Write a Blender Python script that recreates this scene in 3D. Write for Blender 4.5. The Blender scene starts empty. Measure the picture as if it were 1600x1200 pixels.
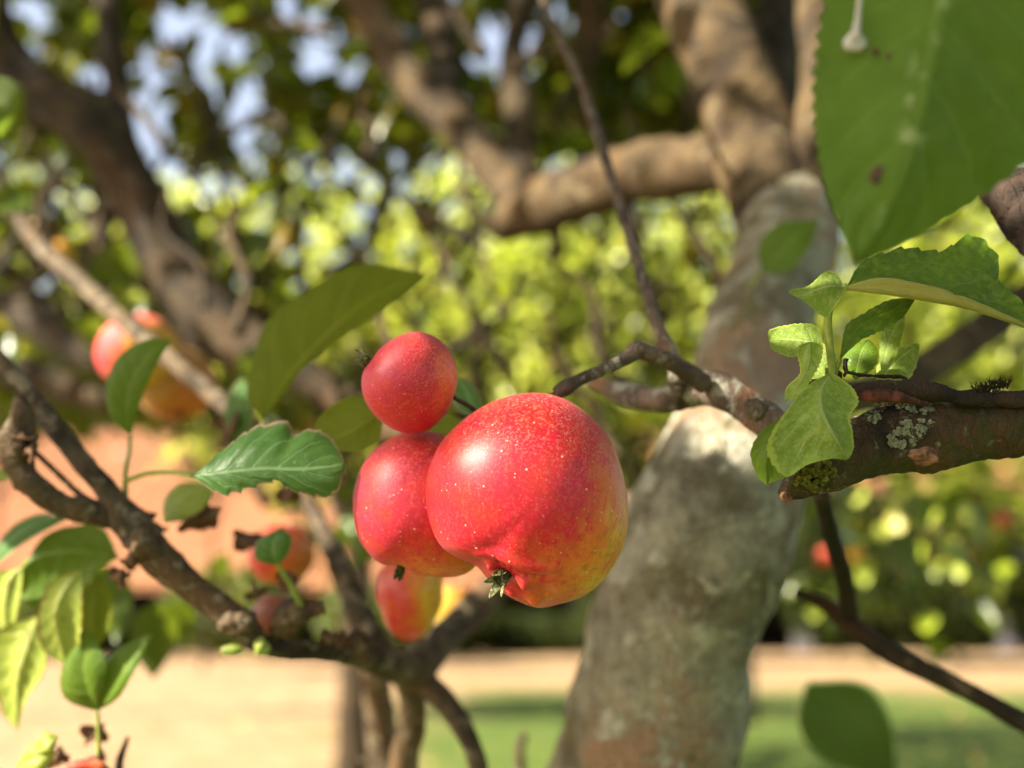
import bpy, bmesh, math, random
import numpy as np
from mathutils import Vector, Matrix, noise as mnoise
random.seed(7); RNG = np.random.default_rng(7)
S = bpy.context.scene
col = S.collection

# ------------------------------------------------------------------ camera
FX = 1555.0                       # focal length in pixels of the 1600 px wide photograph
CAM = Vector((0, 0, 1.2)); PITCH = math.radians(13.0)
FW = Vector((0, math.cos(PITCH), math.sin(PITCH)))
UP = Vector((0, -math.sin(PITCH), math.cos(PITCH)))
RT = Vector((1, 0, 0))
cam_d = bpy.data.cameras.new('camera'); cam = bpy.data.objects.new('camera', cam_d); col.objects.link(cam)
cam.location = CAM; cam.rotation_euler = (math.pi/2 + PITCH, 0, 0)
cam_d.sensor_width = 36; cam_d.lens = 36*FX/1600
cam_d.clip_start = 0.02; cam_d.clip_end = 2000
cam_d.dof.use_dof = True; cam_d.dof.focus_distance = 0.352; cam_d.dof.aperture_fstop = 4.1
S.camera = cam

# ------------------------------------------------------------------ light
SUN_AZ_VEC = Vector((-0.80, -0.30, 0.62)).normalized()      # towards the sun: left, a little behind, 36 degrees up
sun_el = math.asin(SUN_AZ_VEC.z); sun_az = math.atan2(SUN_AZ_VEC.x, SUN_AZ_VEC.y)
W = bpy.data.worlds.new('World'); S.world = W; W.use_nodes = True
wn = W.node_tree.nodes; wl = W.node_tree.links
sky = wn.new('ShaderNodeTexSky'); sky.sky_type = 'NISHITA'; sky.sun_disc = False
sky.sun_elevation = sun_el; sky.sun_rotation = sun_az
sky.air_density = 1.0; sky.dust_density = 3.0; sky.ozone_density = 1.0
# thin even high cloud whitens the blue
veil = wn.new('ShaderNodeMix'); veil.data_type = 'RGBA'; veil.inputs[0].default_value = 0.45; veil.inputs[7].default_value = (3.2, 3.3, 3.6, 1)
wl.new(sky.outputs[0], veil.inputs[6]); wl.new(veil.outputs[2], wn['Background'].inputs[0]); wn['Background'].inputs[1].default_value = 0.08
sd = bpy.data.lights.new('sun', 'SUN'); sd.energy = 5.0; sd.angle = math.radians(0.5); sd.color = (1.0, 0.90, 0.74)
so = bpy.data.objects.new('sun', sd); col.objects.link(so)
so.rotation_euler = (-SUN_AZ_VEC).to_track_quat('-Z', 'Y').to_euler()
S.view_settings.view_transform = 'Standard'; S.view_settings.look = 'None'
S.view_settings.exposure = 2.15; S.view_settings.gamma = 1; S.view_settings.use_curve_mapping = False
S.render.engine = 'CYCLES'; S.cycles.use_denoising = True
S.cycles.max_bounces = 8; S.cycles.transmission_bounces = 6; S.cycles.diffuse_bounces = 5
S.cycles.sample_clamp_indirect = 6

# ------------------------------------------------------------------ helpers
def P(px, py, d):
    return CAM + FW*d + RT*((px-800)*d/FX) + UP*((600-py)*d/FX)
def proj(p):
    v = Vector(p)-CAM; d = v.dot(FW)
    if d <= 0.01: return (-9999, -9999, d)
    return (800+v.dot(RT)/d*FX, 600-v.dot(UP)/d*FX, d)
def G(px, py):                      # where the ray through a pixel meets the ground
    r = FW + RT*((px-800)/FX) + UP*((600-py)/FX)
    return CAM + r*(-CAM.z/r.z)
def srgb(r, g, b):
    f = lambda c: (c/255/12.92) if c/255 <= 0.04045 else ((c/255+0.055)/1.055)**2.4
    return (f(r), f(g), f(b), 1)
def tag(o, label=None, cat=None, group=None, kind=None):
    if label: o['label'] = label
    if cat: o['category'] = cat
    if group: o['group'] = group
    if kind: o['kind'] = kind
    return o
def empty(name, loc, label, cat, group=None):
    o = bpy.data.objects.new(name, None); col.objects.link(o); o.location = loc
    o.empty_display_size = 0.05
    return tag(o, label, cat, group)
def wloc(o):
    v = Vector(o.location)
    while o.parent: o = o.parent; v = v+Vector(o.location)
    return v
def mk(name, verts, faces, mat, parent=None, uv=None, smooth=True, origin=None, label=None, kind=None):
    V = np.asarray(verts, dtype=np.float64).reshape(-1, 3)
    if origin is None: origin = Vector(V[0])
    V = V-np.array(origin)
    me = bpy.data.meshes.new(name)
    if isinstance(faces, np.ndarray):
        n, k = faces.shape
        me.vertices.add(len(V)); me.vertices.foreach_set('co', V.ravel())
        me.loops.add(n*k); me.loops.foreach_set('vertex_index', faces.astype(np.int32).ravel())
        me.polygons.add(n); me.polygons.foreach_set('loop_start', np.arange(0, n*k, k, dtype=np.int32))
        me.update(calc_edges=True)
    else:
        me.from_pydata(V.tolist(), [], faces)
    if uv is not None:
        l = me.uv_layers.new(name='UVMap')
        idx = np.zeros(len(me.loops), dtype=np.int32); me.loops.foreach_get('vertex_index', idx)
        l.data.foreach_set('uv', np.asarray(uv, dtype=np.float32)[idx].ravel())
    if smooth: me.polygons.foreach_set('use_smooth', [True]*len(me.polygons))
    me.materials.append(mat); me.update()
    o = bpy.data.objects.new(name, me); col.objects.link(o)
    if parent:
        o.parent = parent; o.location = Vector(origin)-wloc(parent)
    else: o.location = origin
    return tag(o, label, None, None, kind)

def catmull(pts, n):
    """pts: rows of any width -> n rows along a Catmull-Rom curve, evenly by chord of the first three columns"""
    A = np.asarray(pts, dtype=np.float64)
    if len(A) == 2: A = np.array([A[0], (A[0]+A[1])/2, A[1]])
    E = np.vstack([2*A[0]-A[1], A, 2*A[-1]-A[-2]])
    out = []
    for i in range(len(A)-1):
        p0, p1, p2, p3 = E[i:i+4]
        for t in np.linspace(0, 1, 24, endpoint=False):
            out.append(0.5*((2*p1)+(-p0+p2)*t+(2*p0-5*p1+4*p2-p3)*t*t+(-p0+3*p1-3*p2+p3)*t**3))
    out.append(A[-1]); out = np.array(out)
    s = np.r_[0, np.cumsum(np.linalg.norm(np.diff(out[:, :3], axis=0), axis=1))]
    q = np.linspace(0, s[-1], n)
    return np.stack([np.interp(q, s, out[:, k]) for k in range(A.shape[1])], 1)

# ------------------------------------------------------------------ materials
def newmat(name):
    m = bpy.data.materials.new(name); m.use_nodes = True
    nt = m.node_tree; nt.nodes.clear()
    out = nt.nodes.new('ShaderNodeOutputMaterial')
    return m, nt, out
class NT:
    """tiny node-building helper"""
    def __init__(s, nt): s.nt = nt
    def n(s, t, **kw):
        x = s.nt.nodes.new(t)
        for k, v in kw.items(): setattr(x, k, v)
        return x
    def set(s, sock, v):
        if hasattr(v, 'is_linked') or isinstance(v, bpy.types.NodeSocket): s.nt.links.new(v, sock)
        else:
            try: sock.default_value = v
            except Exception: sock.default_value = tuple(v)[:3]
    def math(s, op, a, b=0.0, c=None, clamp=False):
        x = s.n('ShaderNodeMath', operation=op, use_clamp=clamp)
        s.set(x.inputs[0], a); s.set(x.inputs[1], b)
        if c is not None: s.set(x.inputs[2], c)
        return x.outputs[0]
    def ss(s, v, a, b):             # smoothstep a..b, works falling too
        x = s.n('ShaderNodeMapRange', interpolation_type='SMOOTHSTEP')
        s.set(x.inputs[0], v); s.set(x.inputs[1], a); s.set(x.inputs[2], b)
        s.set(x.inputs[3], 0.0); s.set(x.inputs[4], 1.0)
        if a > b:
            s.set(x.inputs[1], b); s.set(x.inputs[2], a); s.set(x.inputs[3], 1.0); s.set(x.inputs[4], 0.0)
        return x.outputs[0]
    def mix(s, f, a, b, blend='MIX'):
        x = s.n('ShaderNodeMix', data_type='RGBA', blend_type=blend)
        s.set(x.inputs[0], f); s.set(x.inputs[6], a); s.set(x.inputs[7], b)
        return x.outputs[2]
    def noise(s, vec, scale, detail=4, rough=0.55, dist=0.0, out=0):
        x = s.n('ShaderNodeTexNoise'); s.set(x.inputs['Vector'], vec)
        x.inputs['Scale'].default_value = scale; x.inputs['Detail'].default_value = detail
        x.inputs['Roughness'].default_value = rough; x.inputs['Distortion'].default_value = dist
        return x.outputs[out]
    def voro(s, vec, scale, feature='F1', rnd=1.0, out='Distance'):
        x = s.n('ShaderNodeTexVoronoi', feature=feature); s.set(x.inputs['Vector'], vec)
        x.inputs['Scale'].default_value = scale; x.inputs['Randomness'].default_value = rnd
        return x.outputs[out]
    def map(s, vec, scale=(1, 1, 1), loc=(0, 0, 0), rot=(0, 0, 0)):
        x = s.n('ShaderNodeMapping'); s.set(x.inputs[0], vec); x.inputs['Scale'].default_value = scale
        x.inputs['Location'].default_value = loc; x.inputs['Rotation'].default_value = rot
        return x.outputs[0]
    def bump(s, h, strength=0.3, dist=0.001, normal=None):
        x = s.n('ShaderNodeBump'); s.set(x.inputs['Height'], h)
        x.inputs['Strength'].default_value = strength; x.inputs['Distance'].default_value = dist
        if normal is not None: s.set(x.inputs['Normal'], normal)
        return x.outputs[0]
    def bsdf(s, color, rough=0.5, normal=None, spec=0.5, **kw):
        x = s.n('ShaderNodeBsdfPrincipled'); s.set(x.inputs['Base Color'], color); s.set(x.inputs['Roughness'], rough)
        x.inputs['Specular IOR Level'].default_value = spec
        if normal is not None: s.set(x.inputs['Normal'], normal)
        for k, v in kw.items(): s.set(x.inputs[k.replace('_', ' ')], v)
        return x.outputs[0]

def mat_bark(name, base, dark, lichen, brown, scale=1.0, lich_amt=0.5, bumpd=0.002, moss=None, moss_amt=0.0):
    m, nt, out = newmat(name); k = NT(nt)
    co = k.n('ShaderNodeTexCoord').outputs['Object']
    n1 = k.noise(co, 18*scale, 6, 0.6); n2 = k.noise(co, 60*scale, 6, 0.65); n3 = k.noise(co, 7*scale, 3, 0.5)
    n4 = k.noise(co, 240*scale, 4, 0.6)
    c = k.mix(k.ss(n1, 0.36, 0.66), dark, base)
    c = k.mix(k.ss(n3, 0.50, 0.68), c, brown)
    li = k.math('MULTIPLY', k.ss(k.noise(co, 26*scale, 8, 0.72, 0.4), 0.62-0.22*lich_amt, 0.70-0.22*lich_amt), 0.85)
    c = k.mix(li, c, lichen)
    if moss is not None:
        mo = k.ss(k.noise(co, 12*scale, 6, 0.65), 0.62-0.3*moss_amt, 0.70-0.25*moss_amt)
        c = k.mix(mo, c, moss)
    c = k.mix(k.ss(n4, 0.30, 0.75), k.mix(0.35, c, (0.02, 0.015, 0.01, 1)), c)
    cr = k.voro(k.map(co, (1, 1, 0.45)), 70*scale, 'DISTANCE_TO_EDGE')
    h = k.math('ADD', k.math('MULTIPLY', n2, 1.0), k.math('MULTIPLY', k.ss(cr, 0.0, 0.12), 0.35))
    h = k.math('ADD', h, k.math('MULTIPLY', li, 0.25)); h = k.math('ADD', h, k.math('MULTIPLY', n4, 0.25))
    s = k.bsdf(c, 0.82, k.bump(h, 0.9, bumpd), spec=0.25)
    nt.links.new(s, out.inputs[0]); return m

M = {}
M['trunk'] = mat_bark('bark_trunk', (0.47, 0.44, 0.32, 1), (0.17, 0.145, 0.085, 1), (0.60, 0.58, 0.45, 1), (0.40, 0.25, 0.15, 1), 1.7, 0.5, 0.005,
                      (0.20, 0.18, 0.07, 1), 0.12)
M['limb'] = mat_bark('bark_limb', (0.060, 0.039, 0.014, 1), (0.014, 0.009, 0.004, 1), (0.13, 0.10, 0.05, 1), (0.07, 0.035, 0.011, 1), 1.2, 0.3, 0.003)
M['limb_tan'] = mat_bark('bark_limb_tan', (0.125, 0.082, 0.034, 1), (0.032, 0.020, 0.009, 1), (0.18, 0.14, 0.075, 1), (0.10, 0.052, 0.018, 1), 1.2, 0.35, 0.003)
M['twig'] = mat_bark('bark_twig', (0.17, 0.125, 0.09, 1), (0.065, 0.045, 0.032, 1), (0.30, 0.28, 0.21, 1), (0.14, 0.078, 0.04, 1), 3.0, 0.40, 0.0010)
M['spur'] = mat_bark('bark_spur', (0.27, 0.19, 0.14, 1), (0.085, 0.06, 0.045, 1), (0.42, 0.42, 0.32, 1), (0.28, 0.14, 0.07, 1), 3.0, 0.5, 0.0012)
M['gnarl'] = mat_bark('bark_gnarled_twig', (0.16, 0.115, 0.065, 1), (0.035, 0.024, 0.014, 1), (0.30, 0.25, 0.16, 1), (0.14, 0.08, 0.035, 1), 3.0, 0.4, 0.0012)
M['bough'] = mat_bark('bark_bough', (0.095, 0.058, 0.025, 1), (0.022, 0.015, 0.008, 1), (0.24, 0.24, 0.15, 1), (0.11, 0.055, 0.018, 1), 4.0, 0.40, 0.0016,
                      (0.06, 0.058, 0.012, 1), 0.42)
M['dark_bough'] = mat_bark('bark_dark', (0.05, 0.03, 0.02, 1), (0.015, 0.01, 0.007, 1), (0.09, 0.06, 0.04, 1), (0.10, 0.045, 0.02, 1), 3.2, 0.2, 0.0012)

def mat_leaf(name, cols, back, rough=0.42, transl=0.35, veins=8.0, vein_col=None, mottle=0.5, spots=0.0, edge=None, edge_amt=0.0, fuzz=0.0, streak=0.0, tcol=None, bs=1.0):
    """UV: u = along the blade, v = 0..1 across with the midrib at 0.5"""
    m, nt, out = newmat(name); k = NT(nt)
    tc = k.n('ShaderNodeTexCoord'); uv = k.n('ShaderNodeSeparateXYZ'); nt.links.new(tc.outputs['UV'], uv.inputs[0])
    u, v = uv.outputs[0], uv.outputs[1]; co = tc.outputs['Object']
    a = k.math('MULTIPLY', k.math('ABSOLUTE', k.math('SUBTRACT', v, 0.5)), 2.0)
    warp = k.math('MULTIPLY', k.math('SUBTRACT', k.noise(co, 90*bs, 2), 0.5), 0.35)
    t = k.math('FRACT', k.math('ADD', k.math('SUBTRACT', k.math('MULTIPLY', u, veins), k.math('MULTIPLY', a, 1.7)), warp))
    dist = k.math('ABSOLUTE', k.math('SUBTRACT', t, 0.5))
    side = k.math('MULTIPLY', k.ss(dist, 0.075, 0.015), k.ss(a, 0.97, 0.55))
    rib = k.ss(a, 0.065, 0.02)
    cell = k.voro(co, 900*bs, 'DISTANCE_TO_EDGE'); net = k.ss(cell, 0.09, 0.0)
    n1 = k.noise(co, 45*bs, 5, 0.6); n2 = k.noise(co, 300*bs, 5, 0.65)
    c = k.mix(k.ss(n1, 0.3, 0.7), cols[0], cols[1])
    c = k.mix(k.math('MULTIPLY', k.ss(n2, 0.42, 0.70), mottle), c, cols[2])
    vc = vein_col or tuple(min(1, x*1.6) for x in cols[2][:3])+(1,)
    c = k.mix(k.math('MULTIPLY', net, 0.25*mottle), c, vc)
    c = k.mix(k.math('MULTIPLY', side, 0.42), c, vc); c = k.mix(k.math('MULTIPLY', rib, 0.85), c, vc)
    if fuzz:
        f = k.math('MULTIPLY', k.ss(k.noise(k.map(co, (1, 1, 1)), 900*bs, 5, 0.8), 0.50, 0.68), fuzz)
        c = k.mix(f, c, (0.55, 0.60, 0.42, 1))
    if streak:
        n = k.noise(k.map(co, (1, 1, 1)), 110*bs, 6, 0.7)
        f = k.math('MULTIPLY', k.math('MULTIPLY', k.ss(n, 0.50, 0.62), k.ss(a, 0.20, 0.05)), streak)
        c = k.mix(f, c, (0.34, 0.42, 0.18, 1))
    if spots:
        sp = k.voro(co, 42*bs, 'F1', 1.0); gate = k.ss(k.noise(co, 18*bs, 2), 0.56, 0.60)
        f = k.math('MULTIPLY', k.math('MULTIPLY', k.ss(sp, 0.16, 0.10), gate), spots)
        c = k.mix(f, c, (0.12, 0.05, 0.03, 1))
    if edge is not None:
        e = k.math('ADD', a, k.math('MULTIPLY', k.math('SUBTRACT', k.noise(co, 130*bs, 4, 0.7), 0.5), 0.28))
        gate = k.ss(k.noise(co, 30*bs, 2), 0.50-edge_amt*0.4, 0.56-edge_amt*0.4)
        c = k.mix(k.math('MULTIPLY', k.ss(e, 0.90, 0.97), gate), c, edge)
    geo = k.n('ShaderNodeNewGeometry')
    cb = k.mix(k.math('MULTIPLY', k.math('ADD', k.math('MULTIPLY', side, 0.4), rib, clamp=True), 0.7), back, vc)
    c2 = k.mix(geo.outputs['Backfacing'], c, cb)
    h = k.math('SUBTRACT', k.math('MULTIPLY', n2, 0.5), k.math('MULTIPLY', k.math('ADD', side, rib, clamp=True), 0.7))
    h = k.math('SUBTRACT', h, k.math('MULTIPLY', net, 0.25))
    nb = k.bump(h, 0.55, 0.0006/bs)
    p = k.bsdf(c2, rough, nb, spec=0.28)
    tr = k.n('ShaderNodeBsdfTranslucent'); k.set(tr.inputs[0], k.mix(0.6, c2, tcol or (0.30, 0.42, 0.04, 1))); k.set(tr.inputs[1], nb)
    mx = k.n('ShaderNodeMixShader'); mx.inputs[0].default_value = transl
    nt.links.new(p, mx.inputs[1]); nt.links.new(tr.outputs[0], mx.inputs[2]); nt.links.new(mx.outputs[0], out.inputs[0])
    return m
M['leaf_big'] = mat_leaf('leaf_big', [(0.055, 0.120, 0.002, 1), (0.082, 0.165, 0.005, 1), (0.10, 0.185, 0.014, 1)], (0.12, 0.2, 0.06, 1), 0.55, 0.30, 9,
                         (0.14, 0.24, 0.03, 1), 0.65, 0.0, streak=0.85, bs=0.8)
M['leaf_dark'] = mat_leaf('leaf_dark', [(0.02, 0.055, 0.004, 1), (0.03, 0.075, 0.005, 1), (0.045, 0.085, 0.008, 1)], (0.05, 0.08, 0.02, 1), 0.7, 0.2, 6, (0.05, 0.08, 0.012, 1), 0.2)
M['leaf_young'] = mat_leaf('leaf_young', [(0.13, 0.23, 0.012, 1), (0.20, 0.32, 0.02, 1), (0.30, 0.40, 0.07, 1)], (0.34, 0.40, 0.07, 1), 0.55, 0.34, 7,
                           (0.42, 0.50, 0.17, 1), 0.95, 0.0, fuzz=0.45, edge=(0.42, 0.5, 0.08, 1), edge_amt=0.8)
M['leaf_curl'] = mat_leaf('leaf_curl', [(0.04, 0.10, 0.006, 1), (0.08, 0.17, 0.008, 1), (0.18, 0.27, 0.015, 1)], (0.36, 0.38, 0.09, 1), 0.42, 0.28, 7,
                          (0.14, 0.24, 0.03, 1), 0.9, 0.0)
M['leaf_rim'] = mat_leaf('leaf_rim', [(0.34, 0.34, 0.07, 1), (0.40, 0.38, 0.09, 1), (0.40, 0.42, 0.12, 1)], (0.4, 0.4, 0.1, 1), 0.5, 0.3, 3, (0.45, 0.42, 0.14, 1), 0.6)
M['leaf_blue'] = mat_leaf('leaf_bluegreen', [(0.04, 0.12, 0.016, 1), (0.055, 0.15, 0.022, 1), (0.085, 0.19, 0.035, 1)], (0.11, 0.19, 0.05, 1), 0.36, 0.22, 6,
                          (0.2, 0.34, 0.14, 1), 0.4, edge=(0.36, 0.22, 0.16, 1), edge_amt=1.1)
M['leaf_olive'] = mat_leaf('leaf_olive', [(0.10, 0.13, 0.001, 1), (0.135, 0.165, 0.002, 1), (0.15, 0.175, 0.003, 1)], (0.11, 0.14, 0.004, 1), 0.7, 0.42, 5,
                           (0.22, 0.24, 0.015, 1), 0.3)
M['leaf_green'] = mat_leaf('leaf_green', [(0.07, 0.14, 0.004, 1), (0.10, 0.18, 0.006, 1), (0.13, 0.2, 0.02, 1)], (0.12, 0.22, 0.03, 1), 0.38, 0.35, 6,
                           (0.2, 0.3, 0.06, 1), 0.4, spots=0.4)
M['leaf_yellow'] = mat_leaf('leaf_yellow', [(0.22, 0.31, 0.03, 1), (0.32, 0.40, 0.05, 1), (0.4, 0.42, 0.1, 1)], (0.34, 0.4, 0.1, 1), 0.38, 0.35, 6,
                            (0.5, 0.5, 0.2, 1), 0.6, spots=0.5, edge=(0.2, 0.08, 0.03, 1), edge_amt=0.6)
M['leaf_dead'] = mat_leaf('leaf_dead', [(0.09, 0.045, 0.022, 1), (0.14, 0.07, 0.035, 1), (0.2, 0.1, 0.05, 1)], (0.16, 0.09, 0.05, 1), 0.7, 0.15, 6,
                          (0.22, 0.12, 0.06, 1), 0.5, tcol=(0.3, 0.12, 0.03, 1))

def mat_foliage(name, stops, transl=0.4, rough=0.4, tcol=(0.42, 0.50, 0.05, 1), spec=0.5):
    """stops: list of (position, colour) picked at random per leaf"""
    m, nt, out = newmat(name); k = NT(nt)
    geo = k.n('ShaderNodeNewGeometry'); r = k.n('ShaderNodeValToRGB'); r.color_ramp.interpolation = 'LINEAR'
    e = r.color_ramp.elements
    e[0].position, e[0].color = stops[0]; e[1].position, e[1].color = stops[-1]
    for p_, c_ in stops[1:-1]:
        x = e.new(p_); x.color = c_
    oi = k.n('ShaderNodeObjectInfo')
    nt.links.new(k.math('FRACT', k.math('ADD', geo.outputs['Random Per Island'], oi.outputs['Random'])), r.inputs[0])
    p = k.bsdf(r.outputs[0], rough, spec=spec)
    tr = k.n('ShaderNodeBsdfTranslucent'); k.set(tr.inputs[0], k.mix(0.5, r.outputs[0], tcol))
    mx = k.n('ShaderNodeMixShader'); mx.inputs[0].default_value = transl
    nt.links.new(p, mx.inputs[1]); nt.links.new(tr.outputs[0], mx.inputs[2]); nt.links.new(mx.outputs[0], out.inputs[0])
    return m
M['fol_own'] = mat_foliage('foliage_apple', [(0, (0.035, 0.07, 0.004, 1)), (0.55, (0.07, 0.115, 0.006, 1)), (0.85, (0.11, 0.14, 0.008, 1)), (0.95, (0.20, 0.15, 0.015, 1)), (1, (0.16, 0.07, 0.02, 1))], 0.35, 0.33, (0.30, 0.38, 0.02, 1))
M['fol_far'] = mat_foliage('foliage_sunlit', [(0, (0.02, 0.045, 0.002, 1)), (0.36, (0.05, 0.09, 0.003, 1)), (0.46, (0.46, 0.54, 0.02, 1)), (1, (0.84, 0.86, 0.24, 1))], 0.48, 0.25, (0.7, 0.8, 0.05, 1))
M['fol_dark'] = mat_foliage('foliage_dark_shade', [(0, (0.008, 0.014, 0.002, 1)), (0.6, (0.015, 0.026, 0.004, 1)), (1, (0.045, 0.052, 0.008, 1))], 0.12, 0.7, spec=0.12)  # leaf colour darkened to look shaded, though the sun reaches these shrubs
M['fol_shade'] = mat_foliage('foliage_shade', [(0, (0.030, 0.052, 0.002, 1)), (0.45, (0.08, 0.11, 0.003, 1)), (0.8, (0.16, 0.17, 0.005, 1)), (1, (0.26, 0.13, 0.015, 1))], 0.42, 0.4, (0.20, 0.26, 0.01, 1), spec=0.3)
M['fol_bright'] = mat_foliage('foliage_bright', [(0, (0.22, 0.30, 0.015, 1)), (0.5, (0.34, 0.42, 0.03, 1)), (0.85, (0.5, 0.55, 0.10, 1)), (1, (0.55, 0.40, 0.12, 1))], 0.35, 0.35)  # brighter copy of the apple foliage, sunshine put into the colour

# apples
def mat_apple(name, red=(0.60, 0.004, 0.030, 1), red2=(0.62, 0.018, 0.014, 1), yellow=(0.78, 0.46, 0.03, 1), ydir=(0.75, -0.1, -0.65), lo=0.25, hi=0.95, dots=1.0, orange=(0.74, 0.16, 0.02, 1), rr=0.037, axis=(0, 0, 1), rough=0.36):
    m, nt, out = newmat(name); k = NT(nt)
    co = k.n('ShaderNodeTexCoord').outputs['Object']
    nrm = k.n('ShaderNodeVectorMath', operation='NORMALIZE'); nt.links.new(co, nrm.inputs[0]); nv = nrm.outputs[0]
    def dot(v):
        d = k.n('ShaderNodeVectorMath', operation='DOT_PRODUCT'); nt.links.new(nv, d.inputs[0]); d.inputs[1].default_value = Vector(v).normalized(); return d.outputs['Value']
    s = 0.037/rr
    n1 = k.noise(co, 55*s, 6, 0.6); n2 = k.noise(co, 230*s, 6, 0.7); n3 = k.noise(co, 900*s, 4, 0.7)
    f = k.math('ADD', dot(ydir), k.math('MULTIPLY', k.math('SUBTRACT', n1, 0.5), 1.1))
    f = k.math('ADD', f, k.math('MULTIPLY', k.math('SUBTRACT', n2, 0.5), 0.75))
    c = k.mix(k.ss(n1, 0.4, 0.62), red, red2)
    c = k.mix(k.ss(f, lo, (lo+hi)/2), c, orange); c = k.mix(k.ss(f, (lo+hi)/2-0.05, hi), c, yellow)
    # fine flecking of the blush, denser round the stem end
    top = k.ss(dot(axis), -0.3, 0.95)
    fl = k.math('MULTIPLY', k.ss(n3, 0.50, 0.60), k.math('ADD', k.math('MULTIPLY', top, 0.60), 0.14))
    c = k.mix(fl, c, (0.72, 0.28, 0.17, 1))
    mott = k.math('MULTIPLY', k.ss(n2, 0.45, 0.65), 0.5); c = k.mix(mott, c, (0.36, 0.004, 0.010, 1), 'MIX')
    ax_ = Vector(axis).normalized(); rot = ax_.rotation_difference(Vector((0, 0, 1))).to_euler()
    stv = k.map(k.map(co, rot=tuple(rot)), (1, 1, 0.10)); stn = k.noise(stv, 420*s, 4, 0.65)
    c = k.mix(k.math('MULTIPLY', k.ss(stn, 0.50, 0.66), 0.34), c, (0.34, 0.004, 0.012, 1)); c = k.mix(k.math('MULTIPLY', k.ss(stn, 0.42, 0.28), 0.22), c, (0.78, 0.22, 0.10, 1))
    sc = k.noise(co, 120*s, 8, 0.8, 1.5); c = k.mix(k.math('MULTIPLY', k.ss(sc, 0.66, 0.72), 0.55), c, (0.66, 0.36, 0.14, 1))
    # lenticels
    def dotsl(scale, r0, amt, gate_scale):
        x = k.n('ShaderNodeTexVoronoi', feature='F1'); k.set(x.inputs['Vector'], co); x.inputs['Scale'].default_value = scale*s
        sep = k.n('ShaderNodeSeparateColor'); nt.links.new(x.outputs['Color'], sep.inputs[0])
        rad = k.math('MULTIPLY', sep.outputs[0], r0)
        return k.math('MULTIPLY', k.ss(k.math('SUBTRACT', x.outputs['Distance'], rad), 0.05, -0.01), k.math('MULTIPLY', k.ss(sep.outputs[1], 0.25, 0.8), amt))
    l1 = dotsl(330, 0.15, 0.85*dots, 0); l2 = dotsl(640, 0.20, k.math('ADD', k.math('MULTIPLY', top, 0.7*dots), 0.25), 0)
    c = k.mix(l2, c, (0.78, 0.42, 0.30, 1)); c = k.mix(l1, c, (0.85, 0.56, 0.38, 1))
    h = k.math('ADD', k.math('MULTIPLY', n2, 0.5), k.math('MULTIPLY', l1, 0.25)); h = k.math('ADD', h, k.math('MULTIPLY', n3, 0.10))
    p = k.bsdf(c, k.math('ADD', rough, k.math('MULTIPLY', n2, 0.14)), k.bump(h, 0.30, 0.0004), spec=0.5, Sheen_Weight=0.04, Sheen_Roughness=0.5, Subsurface_Weight=0.10, Subsurface_Radius=(0.006, 0.002, 0.001), Subsurface_Scale=0.4)
    nt.links.new(p, out.inputs[0]); return m

def simple(name, c, rough=0.6, spec=0.3, n=0.0, scale=100, c2=None, bd=0.001, transl=0):
    m, nt, out = newmat(name); k = NT(nt)
    co = k.n('ShaderNodeTexCoord').outputs['Object']; nz = k.noise(co, scale, 5, 0.65)
    cc = k.mix(k.ss(nz, 0.35, 0.65), c, c2 or tuple(x*0.6 for x in c[:3])+(1,))
    s = k.bsdf(cc, rough, k.bump(nz, 0.6, bd), spec=spec)
    if transl:
        tr = k.n('ShaderNodeBsdfTranslucent'); k.set(tr.inputs[0], cc)
        mx = k.n('ShaderNodeMixShader'); mx.inputs[0].default_value = transl
        nt.links.new(s, mx.inputs[1]); nt.links.new(tr.outputs[0], mx.inputs[2]); s = mx.outputs[0]
    nt.links.new(s, out.inputs[0]); return m
M['sepal'] = simple('sepal', (0.32, 0.33, 0.17, 1), 0.9, 0.1, scale=900, c2=(0.07, 0.075, 0.025, 1), bd=0.0004)
M['sepal_dark'] = simple('sepal_dark', (0.085, 0.095, 0.03, 1), 0.9, 0.1, scale=900, c2=(0.03, 0.035, 0.012, 1), bd=0.0004)
M['stem'] = simple('fruit_stem', (0.05, 0.035, 0.02, 1), 0.6, 0.3, scale=500, c2=(0.10, 0.06, 0.03, 1), bd=0.0003)
M['petiole'] = simple('petiole', (0.30, 0.36, 0.07, 1), 0.5, 0.3, scale=300, c2=(0.22, 0.28, 0.05, 1), bd=0.0002)
M['lichen'] = simple('lichen', (0.30, 0.32, 0.21, 1), 0.9, 0.1, scale=700, c2=(0.13, 0.145, 0.08, 1), bd=0.0005)
M['moss'] = simple('moss', (0.19, 0.20, 0.035, 1), 0.95, 0.1, scale=500, c2=(0.08, 0.085, 0.012, 1), bd=0.0005)
M['wound'] = simple('split_bark', (0.13, 0.042, 0.026, 1), 0.8, 0.2, scale=260, c2=(0.035, 0.014, 0.01, 1), bd=0.001)
M['knot'] = simple('knot', (0.27, 0.14, 0.075, 1), 0.8, 0.2, scale=260, c2=(0.08, 0.035, 0.018, 1), bd=0.001)
M['dropping'] = simple('dropping', (0.62, 0.60, 0.56, 1), 0.8, 0.2, scale=200, c2=(0.45, 0.42, 0.38, 1))
M['leaf_spot'] = simple('leaf_spot', (0.11, 0.07, 0.045, 1), 0.8, 0.2, scale=400, c2=(0.08, 0.045, 0.03, 1))

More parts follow.
